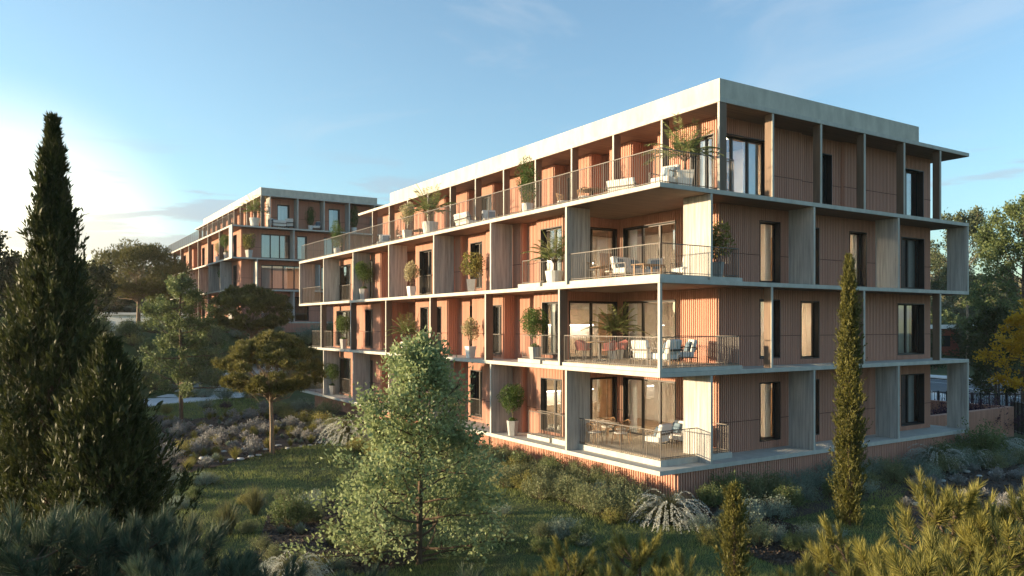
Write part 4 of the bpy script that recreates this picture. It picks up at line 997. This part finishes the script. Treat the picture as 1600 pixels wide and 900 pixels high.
# shrubs before and around the distant block
it = []
for i in range(34):
    x = -4+rr.uniform(0, 22); y = 50.5+rr.uniform(0, 7)+.1*x; it.append((x, y, rr.choice('aybgd'), rr.uniform(1.0, 1.9)))
for i in range(18): it.append((-2.2+rr.uniform(-1.5, 1.2), 59+i*2.0, rr.choice('aydg'), rr.uniform(1.0, 1.7)))
for i in range(85): x, y = AT(rr.uniform(60, 440), rr.uniform(60, 82)); it.append((x, y, rr.choice('aydg'), rr.uniform(.9, 1.8)))
for (x, y, k, sc) in it: S[k].put((x, y, gz(x, y)-.05), rr.uniform(0, 6), sc, {'a': 'olive', 'y': 'yellowish', 'b': 'broad olive', 'g': 'grey green', 'd': 'mid green'}[k]+' shrub on the bank, '+SPOT(x, y, BANK), 'shrubs on the bank before the distant block')
it = [(*G(px, py), k, sc) for px, py, k, sc in [(450, 655, 'y', 1.0), (475, 662, 'y', 1.0), (500, 668, 'y', 1.1), (520, 676, 'a', 1.1), (470, 645, 'g', 1.1), (510, 655, 'a', 1.2), (435, 648, 'a', 1.0), (560, 706, 'y', 1.0), (590, 715, 'y', 1.0), (610, 700, 'a', 1.2)]]
row(it, 'yellowish shrub in the clump between lawn pine and fountain grass, {}', 'yellowish shrubs by the far end of the facade')
for px, py, k, sc, lb in [(288, 716, 'y', .95, 'yellow green rounded shrub in the lavender bed at left'), (453, 818, 'd', .95, 'dark dense rounded shrub at the near edge of the lawn'), (259, 648, 'y', .8, 'yellow green ball shrub beside the pale path'),
        (322, 640, 'g', .8, 'whitish shrub at the path edge'), (352, 640, 'p', .55, 'purple grey shrub at the path edge'), (262, 760, 'g', .8, 'grey shrub at the left end of the bed, beside the cone conifer')]:
    x, y = G(px, py); S[k].put((x, y, gz(x, y)), 1, sc, lb)
it = []
for lo, hi, a_, b_, n_ in ((380, 640, 775, 895, 26), (780, 1000, 800, 880, 12), (1090, 1320, 805, 870, 12), (430, 570, 635, 720, 12), (240, 330, 735, 800, 8)):
    for i in range(n_):
        x, y = G(rr.uniform(lo, hi), rr.uniform(a_, b_)); it.append((x, y, rr.choice('aagdyg'), rr.uniform(.32, .7)))
COLN = {'a': 'olive', 'y': 'yellowish', 'g': 'grey green', 'd': 'mid green'}
for (x, y, k, sc) in it: S[k].put((x, y, gz(x, y)-.03), rr.uniform(0, 6), sc, f'small {COLN[k]} shrub in rough ground cover, {SPOT(x, y, GC)}', 'small shrubs in the rough ground cover')
LAV = [tuft(40+i, 'l_lav', 420, .42, .75, .012, 'lavender_clump', 'l_lav', 500) for i in range(2)]
TF = [tuft(44, 'l_tuft', 420, .6, .7, .012), tuft(45, 'l_yel', 260, .35, .8, .014), tuft(46, 'l_shrubg', 300, .25, .9, .02)]
n = 0; lb_bed = bedp['left_bed']; xs = [p[0] for p in lb_bed]; ys = [p[1] for p in lb_bed]
while n < 190:
    x, y = rr.uniform(min(xs), max(xs)), rr.uniform(min(ys), max(ys))
    if not inpoly(x, y, lb_bed): continue
    n += 1; k = rr.random()
    if k < .32: LAV[n % 2].put((x, y, gz(x, y)), rr.uniform(0, 6), rr.uniform(.9, 1.5), 'purplish lavender clump, '+SPOT(x, y, BED), 'lavender clumps in the left bed')
    elif k < .8: TF[1].put((x, y, gz(x, y)), rr.uniform(0, 6), rr.uniform(.9, 1.5), 'low yellowish tuft among lavender, '+SPOT(x, y, BED), 'yellowish tufts in the left bed')
    else: TF[2].put((x, y, gz(x, y)), rr.uniform(0, 6), rr.uniform(.8, 1.4), 'low silvery plant among lavender, '+SPOT(x, y, BED), 'silvery plants in the left bed')
lb_bed = bedp['lavender_bed']; xs = [p[0] for p in lb_bed]; ys = [p[1] for p in lb_bed]; n = 0
while n < 46:
    x, y = rr.uniform(min(xs), max(xs)), rr.uniform(min(ys), max(ys))
    if not inpoly(x, y, lb_bed): continue
    n += 1
    if n % 4: LAV[n % 2].put((x, y, gz(x, y)), rr.uniform(0, 6), rr.uniform(.6, .95), 'purple lavender clump in the shaded lower right bed, '+SPOT(x, y, [(1440, 'near the thin cypress'), (1500, 'left part'), (1550, 'middle part'), (9999, 'right part')]), 'lavender clumps in the shaded right bed')
    else: TF[2].put((x, y, gz(x, y)), rr.uniform(0, 6), rr.uniform(.8, 1.2), 'silvery ground plant among lavender in the shaded right bed', 'silvery plants in the shaded right bed')
for px, py, k, sc, lb in [(398, 800, 0, 1.5, 'tall upright grass tuft at the near lawn edge'), (520, 850, 0, 1.1, 'reddish grass tuft left of the big leafy tree'), (470, 830, 2, 1.3, 'silvery tuft on the dark mulch near the big leafy tree'), (440, 828, 2, 1.0, 'silvery tuft left end of the dark mulch'), (590, 880, 0, 1.0, 'grass tuft under the big leafy tree'),
        (355, 830, 0, 1.6, 'wide grass tuft in the shade of the conifers'), (300, 850, 0, 1.5, 'dark grass tuft between the conifers and the near lawn')]:
    x, y = G(px, py); TF[k].put((x, y, gz(x, y)), 1, sc, lb)
# pale stones along the bed edges
sm = None
edge = [(300, 716), (316, 722), (330, 724), (345, 726), (360, 723), (376, 722), (392, 718), (404, 716), (415, 708), (350, 712), (380, 708), (400, 704), (372, 655), (388, 652), (345, 660), (360, 657), (330, 663), (400, 650), (415, 645), (470, 700), (485, 697), (500, 692), (515, 688), (450, 705), (435, 700),
        (1440, 765), (1455, 762), (1470, 757), (1490, 756), (1435, 780), (1432, 792), (1445, 786), (1510, 740), (1530, 748), (1550, 742)]
for i, (px, py) in enumerate(edge):
    if sm is None:
        m = MB(); m.lathe([(0, -.02), (.09, 0), (.12, .03), (.09, .07), (0, .08)], 9); sm = tag(m.build('edging_stone', M['stone'], smooth=True), 'pale flat stone edging the flower bed', 'stone', 'pale stones edging the flower beds'); s_ = sm
    else: s_ = sm.copy(); C.objects.link(s_)
    x, y = G(px, py); s_.location = (x, y, gz(x, y)+.02); s_.rotation_euler = (0, 0, i*1.7); q = rr.uniform(.8, 1.3); s_.scale = (q*1.3, q, q)
# lawn blades
R = np.random.default_rng(77); n = 300000; px = R.uniform(150, 1420, n); d = 15+47*R.uniform(0, 1, n)**1.25
r_ = (px-800)/F*d; X = CX+r_*VX+d*VY; Y = CY-r_*VY+d*VX
keep = ~((X > -.1) & (Y > -.5))
from functools import reduce
def inp(P):
    c = np.zeros(n, bool); j = len(P)-1
    for i in range(len(P)):
        t = ((P[i][1] > Y) != (P[j][1] > Y)) & (X < (P[j][0]-P[i][0])*(Y-P[i][1])/(P[j][1]-P[i][1]+1e-9)+P[i][0]); c ^= t; j = i
    return c
for P in [*bedp.values(), path_poly]: keep &= ~inp(P)
X, Y, d = X[keep], Y[keep], d[keep]
Zg = np.array([ground(a, b) for a, b in zip(X, Y)]); k = len(X)
lump = .5+.5*np.sin(X*5.1+np.sin(Y*3.7)*1.3)*np.sin(Y*4.6+np.sin(X*2.9))+.5*np.sin(X*.9+2*np.sin(Y*.6))*np.sin(Y*1.1+X*.3)
lump = np.maximum(lump, 0)
P = np.stack([X, Y, Zg-.01], 1); D = np.stack([R.normal(size=k)*.5, R.normal(size=k)*.5, np.ones(k)], 1)
V = needles(R, P, D, 1, .022, .1); hgt = (.045+.085*lump)*(.7+d/45)*R.uniform(.6, 1.3, k); V[:, 2] = P+nrm(D)*hgt[:, None]
W = (V[:, 1]-V[:, 0])*(d/30)[:, None]; V[:, 1] = V[:, 0]+W
tag(cloud('lawn_grass', V, M['l_grass']), kind='stuff')
R = np.random.default_rng(78); V = []
for k_, P_ in list(bedp.items()):
    xs = [p[0] for p in P_]; ys = [p[1] for p in P_]
    for i in range(9000 if k_ != 'lavender_bed' else 3000):
        x, y = R.uniform(min(xs), max(xs)), R.uniform(min(ys), max(ys))
        if inpoly(x, y, P_): V.append((x, y, ground(x, y)+.035))
V = np.array(V); tag(cloud('bark_chips', leaves(R, V, R.normal(size=V.shape)*np.array([1, 1, .25]), .085, .05), M['mulch']), kind='stuff')

# ------------------------------------------------------------------ near young pines
def youngpine(seed, H, Rb, nb, lm, nl=.14, per=140, name='young_pine'):
    R = np.random.default_rng(seed); o = empty(name, 'x', 'pine'); m = MB(); m.tube([(.05, 0, -2.2), (0, 0, -.3), (.02, .03, H*.5), (0, 0, H-.3)], [.07, .06, .045, .02], 7); tips = [(np.array([0, 0, H-.3]), np.array([0, 0, 1.]), .34)]
    for i in range(nb):
        t = (i+.5)/nb; h = H*(.45+.5*t); a = i*2.39996+R.normal()*.2; L_ = Rb*(1-.75*t)*R.uniform(.8, 1.1)
        e = np.array([math.cos(a)*L_, math.sin(a)*L_, L_*.35]); b = np.array([0, 0, h]); q = b+e; m.tube([tuple(b), tuple(b+e*.6-np.array([0, 0, .03])), tuple(q)], [.02, .014, .009], 4, False)
        tips.append((q, nrm(e*.5+np.array([0, 0, L_])), .26*R.uniform(.7, 1.2)))
        for j in range(3):
            s_ = R.uniform(.3, .85); p = b+e*s_; sd_ = np.array([-math.sin(a), math.cos(a), 0])*R.choice([-1, 1]); dd = nrm(nrm(e)*.6+sd_*.7+np.array([0, 0, .8])); l2 = R.uniform(.12, .25)
            m.tube([tuple(p), tuple(p+dd*l2)], [.009, .006], 3, False); tips.append((p+dd*l2, nrm(dd+np.array([0, 0, .7])), .2*R.uniform(.7, 1.3)))
    V = []
    for p, dv, ln in tips:
        m.tube([tuple(p), tuple(p+dv*ln)], [.008, .004], 3, False)
        s_ = R.uniform(-.25, 1.02, per)[:, None]; P = p+dv*ln*s_; q = nrm(np.cross(dv, R.normal(size=(per, 3))))
        D = q*(.85-.45*s_)+dv*(.7+.5*s_); V.append(needles(R, P, D, nl, .009, .2))
    m.build('trunk', M['bark'], o); cloud('needles', np.concatenate(V), M[lm], o); return Kind(o)
YP = {'a': youngpine(81, 3.0, 1.05, 20, 'l_fgp'), 'b': youngpine(82, 2.6, .9, 18, 'l_fgp'), 'd': youngpine(83, 2.8, 1.1, 16, 'l_fgd', .19, 130)}
def yp(k, px, pytop, d, sc, lb, g=None):
    x, y = AT(px, d); H = {'a': 3.0, 'b': 2.6, 'd': 2.8}[k]*sc; zt = CZ-(pytop-507)/F*d-.3
    z0 = ground(x, y); YP[k].put((x, y, zt-H), rr.uniform(0, 6), (sc, sc, sc), lb, g)
    return zt-H
low = []
near = [('a', 1490, 742, 9.0, 1.0, 'tallest golden young pine at the lower right'), ('b', 1560, 790, 8.4, 1.0, 'golden young pine at the right edge, below the tallest one'), ('a', 1395, 850, 8.2, 1.0, 'golden young pine left of the tallest one, cut by the bottom edge'),
        ('b', 1325, 822, 9.6, 1.0, 'darker young pine under the thin cypress'), ('b', 1440, 840, 7.6, 1.0, 'golden young pine at the bottom edge between two taller ones'), ('a', 1620, 760, 9.5, 1.0, 'young pine cut by the right picture edge'), ('b', 1530, 860, 7.2, .9, 'young pine at the bottom edge near the right corner'),
        ('a', 1000, 822, 12.0, .9, 'young pine with golden tips at bottom centre'), ('b', 1060, 870, 10.5, .9, 'small golden tipped pine at the bottom edge, centre right'), ('b', 890, 845, 11.5, .9, 'dark young pine with few golden tips at the bottom, right of the big leafy tree'), ('b', 960, 880, 10, .8, 'low pine at the bottom edge between two golden tipped ones'), ('a', 840, 880, 9.5, .8, 'low dark pine at the bottom edge under the big leafy tree'), ('b', 1250, 870, 9, .8, 'low pine at the bottom edge below the shaded lawn'),
        ('d', 120, 800, 8.5, 1.1, 'dark blue green pine at the bottom left corner'), ('d', 30, 790, 8.0, 1.1, 'dark pine at the left edge, bottom'), ('d', 215, 792, 8.8, 1.0, 'dark blue green pine at the foot of the cone conifer'), ('d', 290, 805, 9.5, 1.0, 'dark spiky pine at lower left, right of the cone conifer'), ('d', 350, 850, 8.5, .9, 'dark spiky pine at the bottom edge, lower left'), ('d', 430, 868, 9.0, .8, 'small dark pine at the bottom edge left of the big leafy tree'), ('d', 250, 850, 7.5, .8, 'nearest dark pine at the bottom left'), ('d', 560, 880, 10, .8, 'dark pine at the bottom edge beneath the big leafy tree'), ('d', 740, 880, 10.5, .8, 'dark pine at the bottom edge right under the big leafy tree')]
for a in near: low.append((a[3], yp(*a)))

# ------------------------------------------------------------------ air
hm = MB(); hm.box(-505, 505, -505, 505, -6, 31)
hz = tag(hm.build('haze', M['ground']), kind='stuff')
hmat = bpy.data.materials.new('air'); hmat.use_nodes = True; t = hmat.node_tree; t.nodes.remove(t.nodes['Principled BSDF'])
pv = t.nodes.new('ShaderNodeVolumePrincipled'); pv.inputs['Color'].default_value = (.94, .93, .92, 1); pv.inputs['Density'].default_value = .0002; pv.inputs['Anisotropy'].default_value = .3
t.links.new(pv.outputs[0], t.nodes['Material Output'].inputs['Volume']); hz.data.materials.clear(); hz.data.materials.append(hmat)
